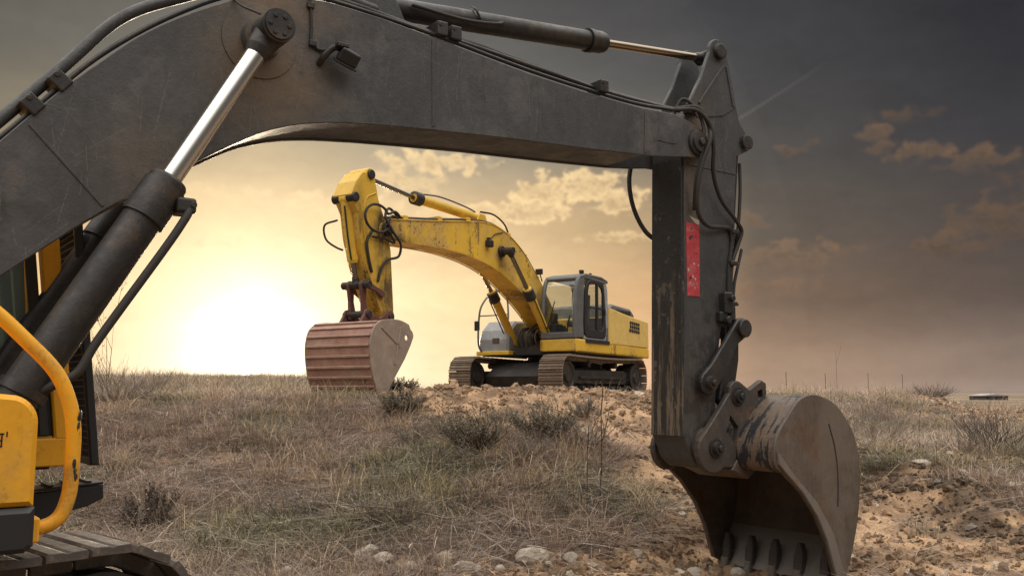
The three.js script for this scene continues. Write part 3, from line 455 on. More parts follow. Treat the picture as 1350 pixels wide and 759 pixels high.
  for (const s of [1, -1]) {
    mesh('side_plate', prism([...off(shellOut, -.012), ...sideIn], s > 0 ? .678 : -.71, s > 0 ? .71 : -.678, .006), M.bucketSkin, bk);
    mesh('side_cutter', prism([[7.99, .0], [7.85, .04], [7.78, .22], [7.72, .39], [7.59, .61], [7.39, .83], [7.15, 1.02], [7.07, 1.09], [7.06, 1.2], [7.3, .97], [7.6, .73], [7.82, .45]], s > 0 ? .707 : -.736, s > 0 ? .736 : -.707, .006), M.wornSteel, bk);
    mesh('ear_plate', prism([[6.97, 1.7], ...circle(7.08, 1.69, .12, 8, 2.6, 1.0), [7.25, 1.73], [7.43, 1.82], [7.5, 1.79], [7.5, 1.68], [7.3, 1.5], [7.12, 1.28], [7.0, 1.04], ...circle(6.74, 1.2, .2, 9, -.9, -3.6), [6.72, 1.44]], s > 0 ? .235 : -.295, s > 0 ? .295 : -.235, .01, [[[6.97, 1.52], [7.09, 1.40], [7.02, 1.24], [6.9, 1.36]], [[7.34, 1.72], [7.44, 1.75], [7.45, 1.67], [7.38, 1.62]]]), M.bucketSteel, bk);
    mesh('ear_pin', [turn([6.76, 1.22, s * .29], [6.76, 1.22, s * 1.29], [[0, .085], [.02, .085], [.02, .06], [.06, .055], [.06, 0]], 20), bolt(6.76, 1.22, s * .345, .03, s)], M.blackSteel, bk); mesh('ear_pin', [turn([7.08, 1.67, s * .29], [7.08, 1.67, s * 1.29], [[0, .085], [.02, .085], [.02, .06], [.05, .055], [.05, 0]], 20), bolt(7.08, 1.67, s * .335, .03, s)], M.blackSteel, bk);
  }
  mesh('gouge', tube([[7.84, 1.42, .7105], [7.92, 1.2, .7108], [7.95, .95, .7105], [7.93, .68, .711]], .007, 20, 5), M.blackSteel, bk);
  mesh('torsion_tube', [rod([7.17, 1.17, -.68], [7.17, 1.17, .68], .1, 28), prism([[6.97, 1.02], [7.2, .93], [7.3, 1.0], [7.12, 1.2]], -.3, .3, .01)], M.bucketSkin, bk);
  mesh('hinge_pin', pinZ(7.08, 1.67, .06, -.3, .3), M.blackSteel, bk);
  mesh('lip', prism([[7.9, -.015], [8.03, .0], [8.18, .34], [8.13, .36], [7.98, .1]], -.68, .68, .01), M.wornSteel, bk);
  const adapter = ready(prism([[-.045, -.04], [.045, -.04], [.048, .1], [.034, .19], [.012, .235], [-.012, .235], [-.034, .19], [-.048, .1]], -.045, .045, .012).rotateY(Math.PI / 2));
  const tip = ready(prism([[-.026, -.15], [.026, -.15], [.04, .02], [-.04, .02]], -.05, .03, .012).rotateY(Math.PI / 2));
  for (let i = 0; i < 5; i++) { const z = -.58 + i * .285, t = mesh('tooth', adapter, M.bucketSteel, bk); t.position.set(7.93, .06, z); t.rotation.z = -.16; const p = mesh('tooth_tip', tip, M.wornSteel, bk); p.position.set(7.915, .03, z); p.rotation.z = -.1; }
  // ---- tracks and carrier
  for (const s of [1, -1]) makeTrack(ex, { x0: -2.5, x1: 1.8, y0: .04, y1: 1.035, zc: s * 1.25, width: .6, mat: M.trackDark, frame: M.blackSteel, flat: true, corner: .46 }).rotation.y = .16; // undercarriage a little slewed
  mesh('cab_step', [prism([[1.52, 1.085], [1.95, 1.115], [1.955, 1.03], [1.86, .985], [1.74, .96], [1.66, .86], [1.55, .82]], -.72, -.66, .008), prism([[1.5, 1.09], [1.95, 1.12], [1.95, 1.135], [1.5, 1.105]], -.95, -.66, .003), ...[0, 1, 2, 3].map(i => box(1.52 + i * .11, 1.55 + i * .11, 1.11 + i * .007, 1.123 + i * .007, -.94, -.67, .002))], M.blackPaint, ex);
  mesh('car_body', [box(-1.5, .9, .45, .8, -1, 1, .05), turn([-.3, .8, 0], [-.3, 1.8, 0], [[0, .75], [.12, .75], [.12, .68], [.27, .68]], 40)], M.blackSteel, ex);
  // ---- upper structure
  mesh('deck', [prism([[-2.5, 1.1], [1.1, 1.1], [1.15, 1.14], [1.15, 1.24], [-2.5, 1.24]], -.42, 1.56, .01), prism([[-2.5, 1.1], [1.1, 1.1], [1.1, 1.22], [-2.5, 1.22]], -1.5, -.425, .01)], M.blackPaint, ex);
  mesh('boom_mount', [prism([[-.2, 1.24], [.75, 1.24], [.5, 1.95], [.1, 1.98]], .3, .35), prism([[-.2, 1.24], [.75, 1.24], [.5, 1.95], [.1, 1.98]], -.35, -.3), pinZ(.27, 1.82, .07, -.37, .37)], M.blackSteel, ex);
  const tbox = mesh('tool_box', [prism([[-.1, 1.255], [1.165, 1.255], [1.165, 1.53], ...circle(1.05, 1.58, .115, 8, 0, 1.3), [.9, 1.71], [-.1, 1.73]], .78, 1.6, .02)], M.yellowA, ex);
  mesh('kick_panel', prism([[-.1, 1.075], [1.14, 1.075], [1.17, 1.1], [1.17, 1.25], [-.1, 1.25]], .8, 1.61, .02), M.blackPaint, ex);
  mesh('hinge', [rod([.99, 1.71, 1.5], [.99, 1.75, 1.5], .02, 12), box(1.13, 1.22, 1.085, 1.19, 1.30, 1.44, .012)], M.yellowA, tbox);
  mesh('lettering', [box(1.0, 1.045, 1.538, 1.544, 1.599, 1.6025, .001), box(1.0, 1.04, 1.49, 1.496, 1.599, 1.6025, .001), box(1.034, 1.04, 1.49, 1.544, 1.599, 1.6025, .001), box(1.0, 1.04, 1.513, 1.518, 1.599, 1.6025, .001), box(1.052, 1.057, 1.53, 1.55, 1.599, 1.6025, .001)], M.dark, tbox);
  const rail = mesh('hand_rail', tube([[1.130, 1.14, 1.36], [1.240, 1.14, 1.36], [1.300, 1.17, 1.36], [1.335, 1.25, 1.36], [1.345, 1.4, 1.36], [1.340, 1.57, 1.36], [1.310, 1.69, 1.36], [1.260, 1.79, 1.36], [1.130, 1.93, 1.36], [1.000, 2.05, 1.36], [0.820, 2.17, 1.36], [0.570, 2.2, 1.36], [0.370, 2.2, 1.36], [0.270, 2.12, 1.36], [0.250, 1.7, 1.36]], .031, 120, 14), M.yellowA, ex);
  const chips = []; const rc = rng(9); for (let i = 0; i < 9; i++) { const y = 1.3 + rc() * .35, a = -.2 + rc() * 1.4; chips.push(new THREE.SphereGeometry(.011 + .012 * rc(), 6, 4).scale(.25, 1 + rc(), 1).rotateY(-a).translate(1.343 + .031 * Math.cos(a) - .006, y, 1.36 + .031 * Math.sin(a))); }
  mesh('chipped_paint', chips, M.blackSteel, rail);
  mesh('engine_hood', box(-2.3, -.12, 1.26, 2.15, -.2, 1.5, .06), M.yellowA, ex);
  mesh('side_cover', box(-2.3, 0, 1.26, 2.05, -1.5, -.25, .06), M.yellowA, ex);
  mesh('counterweight', prism([...circle(-2.0, 0, 1.5, 14, 2.3, 3.98), [-2.36, -1.1], [-2.36, 1.1]].map(([x, y]) => [x, y]), 1.05, 2.1, .06).rotateX(-Math.PI / 2), M.yellowA, ex);
  // ---- cab on the far side
  const cab = group('cab', ex);
  const post = (x0, y0, x1, y1, z, w = .045, d = .05) => prism([[x0 - w, y0], [x0 + w, y0], [x1 + w, y1], [x1 - w, y1]], z - d, z + d, .012);
  for (const z of [-.47, -1.43]) { mesh('front_pillar', post(1.66, 1.42, 1.5, 2.75, z, .055), M.yellowA, cab); mesh('rear_pillar', post(.02, 1.25, .02, 2.95, z, .06), M.yellowA, cab); mesh('window_gasket', post(1.545, 1.44, 1.395, 2.7, z + .02, .03, .03), M.rubber, cab); }
  mesh('sill', [box(0, 1.7, 1.26, 1.43, -.52, -.42, .012), box(0, 1.7, 1.26, 1.43, -1.48, -1.38, .012), box(1.62, 1.71, 1.26, 1.43, -1.38, -.52, .012)], M.yellowA, cab);
  mesh('floor', box(0, 1.6, 1.24, 1.3, -1.4, -.5, .01), M.blackPaint, cab);
  mesh('roof', prism([[-.05, 2.93], [-.05, 2.98], [.1, 3.05], [1.3, 3.03], [1.5, 2.9], [1.52, 2.75], [1.42, 2.75], [1.35, 2.9]], -1.5, -.4, .02), M.yellowA, cab);
  mesh('rear_wall', box(-.06, -.0, 1.3, 2.2, -1.4, -.5, .01), M.blackPaint, cab);
  mesh('side_window', prism([[.08, 1.95], [1.43, 1.95], [1.37, 2.7], [.08, 2.85]], -.475, -.468, .002), M.glassTeal, cab);
  mesh('side_panel', prism([[.08, 1.44], [1.6, 1.44], [1.54, 1.93], [.08, 1.93]], -.5, -.46, .004), M.blackPaint, cab);
  mesh('side_window', prism([[.08, 1.5], [1.6, 1.5], [1.37, 2.7], [.08, 2.85]], -1.434, -1.427, .002), M.glass, cab);
  mesh('wiper_motor', box(1.2, 1.36, 1.72, 1.86, -.46, -.42, .02), M.blackPaint, cab);
  mesh('seat', [box(.35, .9, 1.65, 1.8, -1.2, -.72, .05), box(.3, .45, 1.75, 2.5, -1.2, -.72, .05)], M.blackPaint, cab);
  // front guard of wire mesh
  const lean = (x, y) => x - (y - 1.28) * .115;
  const gd = [post(lean(1.83, 1.28), 1.26, lean(1.83, 2.75), 2.75, -.4, .027, .02), post(lean(1.83, 1.28), 1.26, lean(1.83, 2.75), 2.75, -1.5, .027, .02)];
  for (const y of [1.28, 2.0, 2.73]) gd.push(box(lean(1.83, y) - .025, lean(1.83, y) + .025, y - .02, y + .02, -1.48, -.42, .006));
  mesh('guard_frame', gd, M.blackPaint, cab);
  const wires = [];
  for (let i = 0; i < 26; i++) { const z = -1.46 + i * .04; wires.push(rod([lean(1.83, 1.28), 1.28, z], [lean(1.83, 2.73), 2.73, z], .0065, 5, .001)); }
  for (let i = 0; i < 36; i++) { const y = 1.3 + i * .04; wires.push(rod([lean(1.83, y), y, -1.48], [lean(1.83, y), y, -.42], .0065, 5, .001)); }
  mesh('guard_mesh', wires, M.blackPaint, cab).userData.kind = 'stuff';
  return ex;
}
buildNear();

// ---------------------------------------------------------------- the yellow excavator on the crest
function buildFar() {
  const ex = thing('excavator', 'yellow excavator with grey cab standing on the crest, rusty bucket lowered to the grass', 'excavator', undefined);
  ex.position.set(1.15, 1.59, -23); ex.rotation.y = -123 * D2R;
  const top = [[6.98, 3.36], [6.6, 3.43], [5.57, 3.57], [4.44, 3.74]].concat(smoothPts([[3.7, 3.84], [3.25, 3.84], [2.92, 3.77], [2.28, 3.53], [1.71, 3.12], [1.23, 2.68], [.7, 2.12], [.4, 1.75]], 24));
  const low = smoothPts([[.25, 1.5], [.6, 1.52], [1.34, 1.99], [1.72, 2.22], [2.38, 2.55], [2.92, 2.78], [3.61, 2.95], [4.44, 3.05], [5.2, 3.075]], 24).concat([[6.6, 3.03]]);
  const boom = mesh('boom', prism([...low, ...circle(6.91, 3.18, .17, 8, -1.3, 1.2), ...top.slice(1)], -.28, .28, .015), M.farSkin, ex);
  mesh('weld_rib', [[low, -.012], [top.slice().reverse(), .004]].flatMap(([pp, s]) => [-.285, .285].map(z => tube(pp.filter((_, i) => i % 3 == 0 || i > 24).map(([x, y]) => [x, y + s, z]), .014, 40, 5))), M.farSkin, boom);
  mesh('tip_boss', [pinZ(6.91, 3.18, .12, -.34, .34), pinZ(6.91, 3.18, .07, -.38, .38)], M.blackSteel, boom);
  mesh('pin_boss', [pinZ(3.0, 3.28, .13, -.34, .34), pinZ(3.0, 3.28, .085, -.62, .62)], M.blackSteel, boom);
  const pipes = [[-.2, .05], [-.14, .07], [.16, .06]].map(([z, h]) => tube([...top].map(([x, y]) => [x, y + h, z]), .018, 70, 6));
  for (let i = 0; i < 3; i++) mesh('hydraulic_pipe', pipes[i], M.blackSteel, boom);
  for (const [x, y] of [[6.3, 3.5], [5.2, 3.66], [4.2, 3.8], [2.6, 3.7], [1.9, 3.3], [1.35, 2.84]]) mesh('pipe_clamp', box(x - .06, x + .06, y - .03, y + .07, -.25, .22, .01), M.yellowB, boom);
  mesh('work_light', [box(3.48, 3.64, 3.3, 3.46, -.42, -.28, .03), box(3.52, 3.6, 3.46, 3.52, -.36, -.3, .01)], M.blackPaint, boom);
  mesh('pipe_clamp', tube([[3.5, 3.42, -.3], [3.3, 3.62, -.3], [2.95, 3.72, -.3]], .012, 16), M.blackSteel, boom);
  // arm cylinder
  const ac = cylinder('arm_cylinder', ex, [3.55, 3.99], [5.78, 4.05], [7.3, 4.2], .1, .045, 0, M.yellowB, retexture(M.chrome, [.25, .24, .23]), { collar: .22 });
  mesh('gland', turn([5.58, 4.043, 0], [5.8, 4.05, 0], [[0, .11], [0, .14], [.2, .14], [.22, .1]], 20), M.blackSteel, ac);
  mesh('oil_pipe', tube([[5.5, 4.16, -.05], [5.0, 4.2, -.06], [4.0, 4.14, -.06], [3.7, 4.1, -.05]], .016, 30, 6), M.blackSteel, ac);
  mesh('cylinder_bracket', [prism([[3.3, 3.8], [3.85, 3.76], [3.66, 4.06], [3.46, 4.06]], -.16, -.12), prism([[3.3, 3.8], [3.85, 3.76], [3.66, 4.06], [3.46, 4.06]], .12, .16)], M.yellowB, ex);
  mesh('hydraulic_hose', tube([[3.55, 4.12, -.1], [3.1, 4.12, -.15], [2.7, 3.95, -.18], [2.55, 3.72, -.2]], .022, 30, 6), M.rubber, ex);
  // boom cylinders
  for (const s of [-1, 1]) {
    const z = s * .5, c = cylinder('boom_cylinder', ex, [1.25, 1.35], [2.25, 2.5], [3.0, 3.28], .1, .05, z, s < 0 ? M.yellowB : M.yellowB, retexture(M.chrome, [.2, .19, .18]), { collar: .3 });
    mesh('gland', turn([2.06, 2.28, z], [2.27, 2.52, z], [[0, .1], [0, .13], [.25, .13], [.27, .1]], 20), M.blackSteel, c);
    mesh('oil_pipe', tube([[1.45, 1.45, z + s * .12], [1.9, 2.0, z + s * .12], [2.15, 2.3, z + s * .12]], .016, 20, 6), M.blackSteel, c);
  }
  // stick
  const st = mesh('stick', prism([...circle(7.34, 4.18, .13, 8, .2, 2.4), [7.1, 3.75], [6.86, 3.3], [6.72, 2.8], [6.62, 1.75], ...circle(6.75, 1.52, .16, 8, 3.4, 6.0), [7.05, 1.75], [7.4, 2.45], [7.58, 2.95], [7.66, 3.4], [7.76, 3.55], [7.86, 3.72], [7.74, 3.98], [7.55, 4.2]], -.23, .23, .015), M.farSkin, ex);
  mesh('boss', pinZ(7.34, 4.18, .09, -.28, .28), M.blackSteel, st); mesh('boss', pinZ(7.76, 3.68, .09, -.28, .28), M.blackSteel, st);
  mesh('edge_bar', tube([[7.2, 3.85, -.235], [7.45, 3.7, -.235], [7.5, 3.2, -.235], [7.36, 2.6, -.235]], .014, 30, 5), M.yellowB, st);
  const bc = cylinder('bucket_cylinder', ex, [7.76, 3.66], [7.52, 2.5], [7.42, 2.1], .095, .05, 0, M.yellowB, retexture(M.chrome, [.3, .28, .26]), { collar: .15 });
  mesh('oil_pipe', tube([[7.86, 3.5, -.08], [7.78, 3.0, -.09], [7.66, 2.55, -.08]], .018, 20, 6), M.blackSteel, bc);
  for (const s of [-1, 1]) {
    const a = s > 0 ? .25 : -.3, b = s > 0 ? .3 : -.25;
    mesh('rocker_arm', prism([...circle(7.02, 1.95, .07, 8, 1.8, 4.6), [7.2, 1.98], ...circle(7.42, 2.1, .07, 8, -1.2, 1.8), [7.2, 2.08]], a, b, .012), M.darkRed, ex);
    mesh('bucket_link', prism([...circle(7.35, 1.52, .09, 8, 3.2, 6.2), [7.45, 1.8], ...circle(7.42, 2.1, .085, 8, 0, 3.1), [7.34, 1.8]], s > 0 ? .12 : -.19, s > 0 ? .19 : -.12, .012), M.darkRed, ex);
  }
  mesh('link_pin', pinZ(7.42, 2.1, .07, -.34, .34), M.blackSteel, ex);
  // hoses at the joint
  const hose = (pts, r = .026) => mesh('hydraulic_hose', tube(pts, r, 60, 7), M.rubber, ex);
  const loop = (cx, cy, r, a0, a1, z) => Array.from({ length: 12 }, (_, i) => { const a = lerp(a0, a1, i / 11); return [cx + r * 1.35 * Math.cos(a), cy + r * Math.sin(a), z - .02 * i / 11]; });
  hose([[6.4, 3.5, -.2], [6.75, 3.56, -.33], ...loop(7.25, 3.35, .26, 2.6, -2.4, -.34)]);
  hose([[6.4, 3.52, -.14], [6.9, 3.6, -.3], [7.05, 3.4, -.36], [6.85, 3.15, -.38], [6.6, 2.95, -.36], [6.6, 2.72, -.32], [6.9, 2.6, -.28], [7.05, 2.4, -.26], [7.1, 2.2, -.25]]);
  hose([[6.5, 3.45, -.25], [6.85, 3.45, -.34], [6.95, 3.2, -.36], [6.75, 2.95, -.34], [6.95, 3.0, -.3], [7.3, 3.0, -.28]], .022);
  hose([[7.7, 3.3, .26], [7.85, 3.2, .42], [7.78, 2.95, .45], [7.66, 2.8, .3], [7.6, 2.75, .2]], .02);
  hose([[7.3, 3.1, -.25], [7.45, 2.9, -.27], [7.4, 2.6, -.27], [7.3, 2.35, -.26]], .03);
  // bucket: curved shell with ribs, side plates and teeth
  const off = (pts, s) => pts.map(([x, y], i) => { const a = pts[Math.max(0, i - 1)], b = pts[Math.min(pts.length - 1, i + 1)], l = Math.hypot(b[0] - a[0], b[1] - a[1]) || 1; return [x + s * (b[1] - a[1]) / l, y - s * (b[0] - a[0]) / l]; });
  const shell = smoothPts([[6.86, 1.36], [7.1, 1.42], [7.4, 1.42], [7.66, 1.37], [7.82, 1.24], [7.89, 1.0], [7.88, .72], [7.82, .44], [7.72, .2], [7.6, .0]], 40);
  const bk = mesh('bucket', prism([...off(shell, .0), ...off(shell, .035).reverse()], -.78, .78, .006), M.redRust, ex);
  for (const s of [-1, 1]) {
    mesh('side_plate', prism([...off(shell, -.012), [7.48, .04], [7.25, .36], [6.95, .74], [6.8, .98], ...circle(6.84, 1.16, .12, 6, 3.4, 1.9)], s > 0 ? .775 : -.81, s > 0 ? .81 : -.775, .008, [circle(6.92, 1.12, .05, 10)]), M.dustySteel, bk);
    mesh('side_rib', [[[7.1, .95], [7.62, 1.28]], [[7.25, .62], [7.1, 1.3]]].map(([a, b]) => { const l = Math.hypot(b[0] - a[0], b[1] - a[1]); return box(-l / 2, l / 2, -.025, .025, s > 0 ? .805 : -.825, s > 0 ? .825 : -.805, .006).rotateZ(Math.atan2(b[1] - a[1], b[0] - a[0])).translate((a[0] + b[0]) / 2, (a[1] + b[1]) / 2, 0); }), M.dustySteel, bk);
    mesh('ear_plate', prism([...circle(7.38, 1.55, .1, 8, 0, 3.0), [7.05, 1.5], ...circle(6.76, 1.55, .12, 8, .6, 3.6), [6.78, 1.34], [7.6, 1.38]], s > 0 ? .22 : -.28, s > 0 ? .28 : -.22, .012), M.darkRed, bk);
  }
  for (let i = 0; i < 9; i++) { const k = 14 + i * 3, p = shell[Math.min(40, k)], q = shell[Math.min(40, k + 1)], a = Math.atan2(q[1] - p[1], q[0] - p[0]); mesh('wear_bar', box(-.022, .022, .0, .034, -.77, .77, .008).rotateZ(a).translate(p[0], p[1], 0), M.dustyBar, bk); }
  for (let i = 0; i < 5; i++) mesh('tooth', prism([[7.56, .1], [7.66, .1], [7.6, -.1], [7.52, -.14]], -.62 + i * .31 - .05, -.62 + i * .31 + .05, .012), M.bucketSteel, bk);
  mesh('hinge_pin', pinZ(6.76, 1.53, .07, -.32, .32), M.blackSteel, bk); mesh('hinge_pin', pinZ(7.38, 1.55, .07, -.32, .32), M.blackSteel, bk);
  // tracks
  for (const s of [-1, 1]) makeTrack(ex, { x0: -1.95, x1: 2.5, y0: .0, y1: .98, zc: s * 1.25, width: .62, mat: M.track, frame: M.blackSteel });
  mesh('car_body', [prism([[-1.3, .22], [1.75, .22], [1.85, .5], [1.3, .84], [-.9, .84], [-1.4, .5]], -.98, .98, .04), turn([.1, .78, 0], [.1, 1.78, 0], [[0, .8], [.14, .8], [.14, .72], [.3, .72]], 36)], M.blackSteel, ex);
  // upper structure
  const zc = -1.4;
  mesh('deck', box(-2.3, 1.45, 1.0, 1.1, -1.3, 1.3, .02), M.blackPaint, ex);
  mesh('lower_skirt', [prism([[-2.45, 1.02], [1.5, 1.06], [1.5, 1.36], [-2.45, 1.28]], zc, zc + .12, .03), box(1.42, 1.53, 1.07, 1.36, -1.38, -.4, .03), box(-2.4, 1.4, 1.05, 1.3, 1.28, 1.4, .03)], M.farSkin, ex);
  mesh('boom_mount', [prism([[-.2, 1.1], [.9, 1.1], [.55, 1.75], [.2, 1.78]], -.36, -.3), prism([[-.2, 1.1], [.9, 1.1], [.55, 1.75], [.2, 1.78]], .3, .36), box(.6, 1.45, 1.08, 1.25, -.35, .35, .02)], M.blackSteel, ex);
  for (let i = 0; i < 5; i++) mesh('hydraulic_hose', tube([[1.4, 1.15, -.3 + i * .13], [1.55, 1.4 + .1 * (i % 2), -.28 + i * .12], [1.35, 1.62, -.26 + i * .12], [.9, 1.55 + .1 * (i % 3), -.22 + i * .1], [.7, 1.4, -.2 + i * .1]], .024, 30, 6), i % 2 ? M.rubber : M.bucketSteel, ex);
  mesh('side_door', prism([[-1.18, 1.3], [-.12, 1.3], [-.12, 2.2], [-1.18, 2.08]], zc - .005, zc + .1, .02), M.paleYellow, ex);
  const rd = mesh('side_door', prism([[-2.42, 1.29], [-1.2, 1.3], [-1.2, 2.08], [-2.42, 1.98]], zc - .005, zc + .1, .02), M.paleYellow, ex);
  for (let i = 0; i < 5; i++) for (let k = 0; k < 3; k++) mesh('louver', box(-1.36 - i * .12, -1.28 - i * .12, 1.66 + k * .1 - i * .006, 1.74 + k * .1 - i * .006, zc - .02, zc, .006), M.blackPaint, rd);
  mesh('door_latch', box(-1.28, -1.24, 1.66, 1.74, zc - .02, zc, .005), M.blackPaint, rd);
  mesh('counterweight', prism([...circle(-1.45, 0, 1.55, 18, 2.05, 4.23), [-2.15, -1.38], [-2.15, 1.38]], 1.04, 2.0, .07).rotateX(-Math.PI / 2), M.yellowB, ex);
  mesh('engine_bay', box(-2.2, -.12, 1.1, 1.98, -1.28, 1.34, .05), M.yellowB, ex);
  const hood = mesh('engine_hood', prism([[-2.35, 1.98], [-.75, 2.0], [-.8, 2.3], [-1.0, 2.38], [-2.1, 2.33], [-2.3, 2.2]], -1.05, .8, .05), M.cabGrey, ex);
  for (let i = 0; i < 5; i++) mesh('louver', box(-1.35 - i * .17, -1.24 - i * .17, 2.1, 2.25, -1.075, -1.04, .008), M.blackPaint, hood);
  // cab
  const cab = group('cab', ex), cz0 = -1.36, cz1 = -.44;
  const bar = (a, b, r = .045) => { const l = V(...a).distanceTo(V(...b)); return rod(a, b, r, 10, .004); };
  const frontPts = z => [[1.5, 1.4, z], [1.5, 1.75, z], [1.47, 2.2, z], [1.4, 2.6, z], [1.3, 2.78, z], [1.1, 2.86, z]];
  for (const z of [cz0 + .03, cz1 - .03]) {
    mesh('front_pillar', tube(frontPts(z), .05, 30, 10), M.cabGrey, cab);
    mesh('rear_pillar', prism([[-.16, 1.36], [.0, 1.36], [.04, 2.6], [.1, 2.82], [-.05, 2.82], [-.12, 2.6]], z - .04, z + .04, .015), M.lightGrey, cab);
    mesh('roof_rail', bar([1.15, 2.85, z], [-.02, 2.8, z], .05), M.cabGrey, cab);
  }
  mesh('roof', prism([[-.15, 2.8], [-.1, 2.87], [.2, 2.93], [1.0, 2.93], [1.28, 2.86], [1.34, 2.78], [1.2, 2.8], [1.0, 2.86], [.2, 2.86]], cz0 - .02, cz1 + .02, .02), M.cabGrey, cab);
  mesh('front_sill', [box(1.44, 1.54, 1.37, 1.52, cz0, cz1, .03), bar([1.3, 2.79, cz0 + .03], [1.3, 2.79, cz1 - .03], .05)], M.cabGrey, cab);
  const wp = smoothPts([[1.5, 1.5], [1.5, 1.75], [1.47, 2.2], [1.4, 2.6], [1.31, 2.76]], 14);
  mesh('windscreen', prism([...wp, ...wp.map(([x, y]) => [x - .012, y]).reverse()], cz0 + .06, cz1 - .06, .002), M.glass, cab);
  mesh('far_window', prism([[.02, 1.5], [1.46, 1.5], [1.43, 2.2], [1.28, 2.74], [.06, 2.74]], cz1 - .034, cz1 - .026, .002), M.glass, cab);
  mesh('rear_window', box(-.06, -.05, 1.95, 2.74, cz0 + .08, cz1 - .08, .002), M.glass, cab);
  mesh('rear_wall', box(-.1, -.02, 1.36, 1.95, cz0 + .06, cz1 - .06, .01), M.cabGrey, cab);
  mesh('floor', box(-.1, 1.45, 1.34, 1.4, cz0 + .05, cz1 - .02, .01), M.blackPaint, cab);
  const outlineD = [...smoothPts([[.95, 1.42], [1.06, 1.46], [1.1, 1.7], [1.08, 2.2], [1.02, 2.62], [.9, 2.76], [.7, 2.8], [.3, 2.78], [.14, 2.72], [.08, 2.5], [.04, 2.0], [.02, 1.6], [.06, 1.45], [.16, 1.42]], 40)];
  const shrink = (pts, k) => pts.map(([x, y]) => [.56 + (x - .56) * k, 2.12 + (y - 2.12) * k]);
  const door = mesh('door', prism(outlineD, cz0 - .03, cz0 + .03, .01, [smoothPts([[.86, 1.62], [.96, 1.8], [.94, 2.2], [.9, 2.58], [.8, 2.7], [.34, 2.69], [.2, 2.6], [.16, 2.2], [.14, 1.75], [.22, 1.6]], 30)]), M.blackPaint, cab);
  mesh('door_pane', prism([[.18, 1.6], [.9, 1.6], [.95, 1.8], [.93, 2.2], [.9, 2.6], [.8, 2.7], [.3, 2.69], [.16, 2.2]], cz0 - .006, cz0 + .004, .002), M.glass, door);
  mesh('pane_bar', [box(.42, .5, 1.58, 2.72, cz0 - .035, cz0 + .02, .01), box(.16, .96, 2.12, 2.16, cz0 - .035, cz0 + .02, .008)], M.blackPaint, door);
  mesh('door_handle', box(.1, .13, 1.98, 2.14, cz0 - .07, cz0 - .03, .008), M.blackPaint, door);
  mesh('cab_side', prism([[1.12, 1.4], [1.48, 1.4], [1.48, 1.75], [1.45, 2.2], [1.38, 2.6], [1.28, 2.76], [1.06, 2.84], [1.1, 2.4], [1.14, 1.8]], cz0 - .01, cz0 + .04, .015), M.cabGrey, cab);
  mesh('cab_side', prism([[-.18, 1.36], [1.12, 1.36], [1.1, 1.46], [.9, 1.41], [.2, 1.41], [.06, 1.46], [.0, 1.7], [-.16, 1.7]], cz0 - .01, cz0 + .04, .012), M.lightGrey, cab);
  mesh('step_plate', box(-.1, 1.1, 1.28, 1.37, cz0 - .07, cz0 - .03, .01), M.blackPaint, cab);
  mesh('seat', [box(.35, .8, 1.7, 1.84, -1.12, -.7, .05), prism([[.3, 1.8], [.44, 1.8], [.36, 2.5], [.24, 2.5]], -1.1, -.72, .04), box(.5, .56, 1.4, 1.7, -.95, -.85, .02)], M.cabGrey, cab);
  mesh('console', [box(.9, 1.3, 1.4, 1.75, -.7, -.52, .04), box(1.1, 1.3, 1.75, 2.0, -.66, -.54, .03), bar([1.15, 1.4, -.9], [1.05, 1.95, -.95], .02), bar([.85, 1.7, -1.18], [.82, 1.98, -1.18], .018)], M.blackPaint, cab);
  mesh('wiper', bar([1.52, 1.6, -.6], [1.5, 2.25, -.8], .012), M.blackPaint, cab);
  mesh('mirror', [bar([1.4, 2.75, -.4], [1.46, 2.98, -.36], .014), box(1.42, 1.5, 2.92, 3.06, -.44, -.26, .02)], M.blackPaint, cab);
  mesh('roof_lamp', [box(.95, 1.05, 2.93, 3.02, -1.3, -1.2, .02), box(.6, .66, 2.93, 2.98, -1.32, -1.26, .015)], M.blackPaint, cab);
  // right-hand tool box with rail and mirror
  const tb = mesh('tool_box', prism([[.1, 1.1], [1.6, 1.1], [1.6, 1.4], [1.5, 1.62], [1.2, 1.86], [.1, 1.9]], .45, 1.32, .05), M.lightGrey, ex);
  mesh('tool_box_base', box(.1, 1.64, 1.02, 1.12, .4, 1.36, .02), M.yellowB, tb);
  mesh('headlamp', box(1.56, 1.62, 1.3, 1.44, .7, .9, .02), plain(.12, .1, .09, .3), tb);
  const rail2 = mesh('hand_rail', [tube([[1.62, 1.1, 1.2], [1.72, 1.25, 1.22], [1.72, 1.9, 1.22], [1.66, 2.2, 1.2], [1.4, 2.5, 1.15], [1.0, 2.66, 1.1], [.7, 2.6, 1.1], [.6, 2.2, 1.1], [.6, 1.85, 1.1]], .024, 60, 8), tube([[1.72, 1.98, 1.22], [1.3, 2.02, 1.18], [.6, 2.1, 1.1]], .018, 20, 6)], M.cabGrey, ex);
  mesh('mirror', [box(1.7, 1.76, 1.62, 1.86, 1.2, 1.34, .02)], M.blackPaint, rail2);
  mesh('lamp', [bar([.8, 1.88, .5], [.8, 1.98, .5], .015), box(.74, .86, 1.96, 2.02, .44, .56, .015)], M.blackPaint, tb);
  return ex;
}
buildFar();

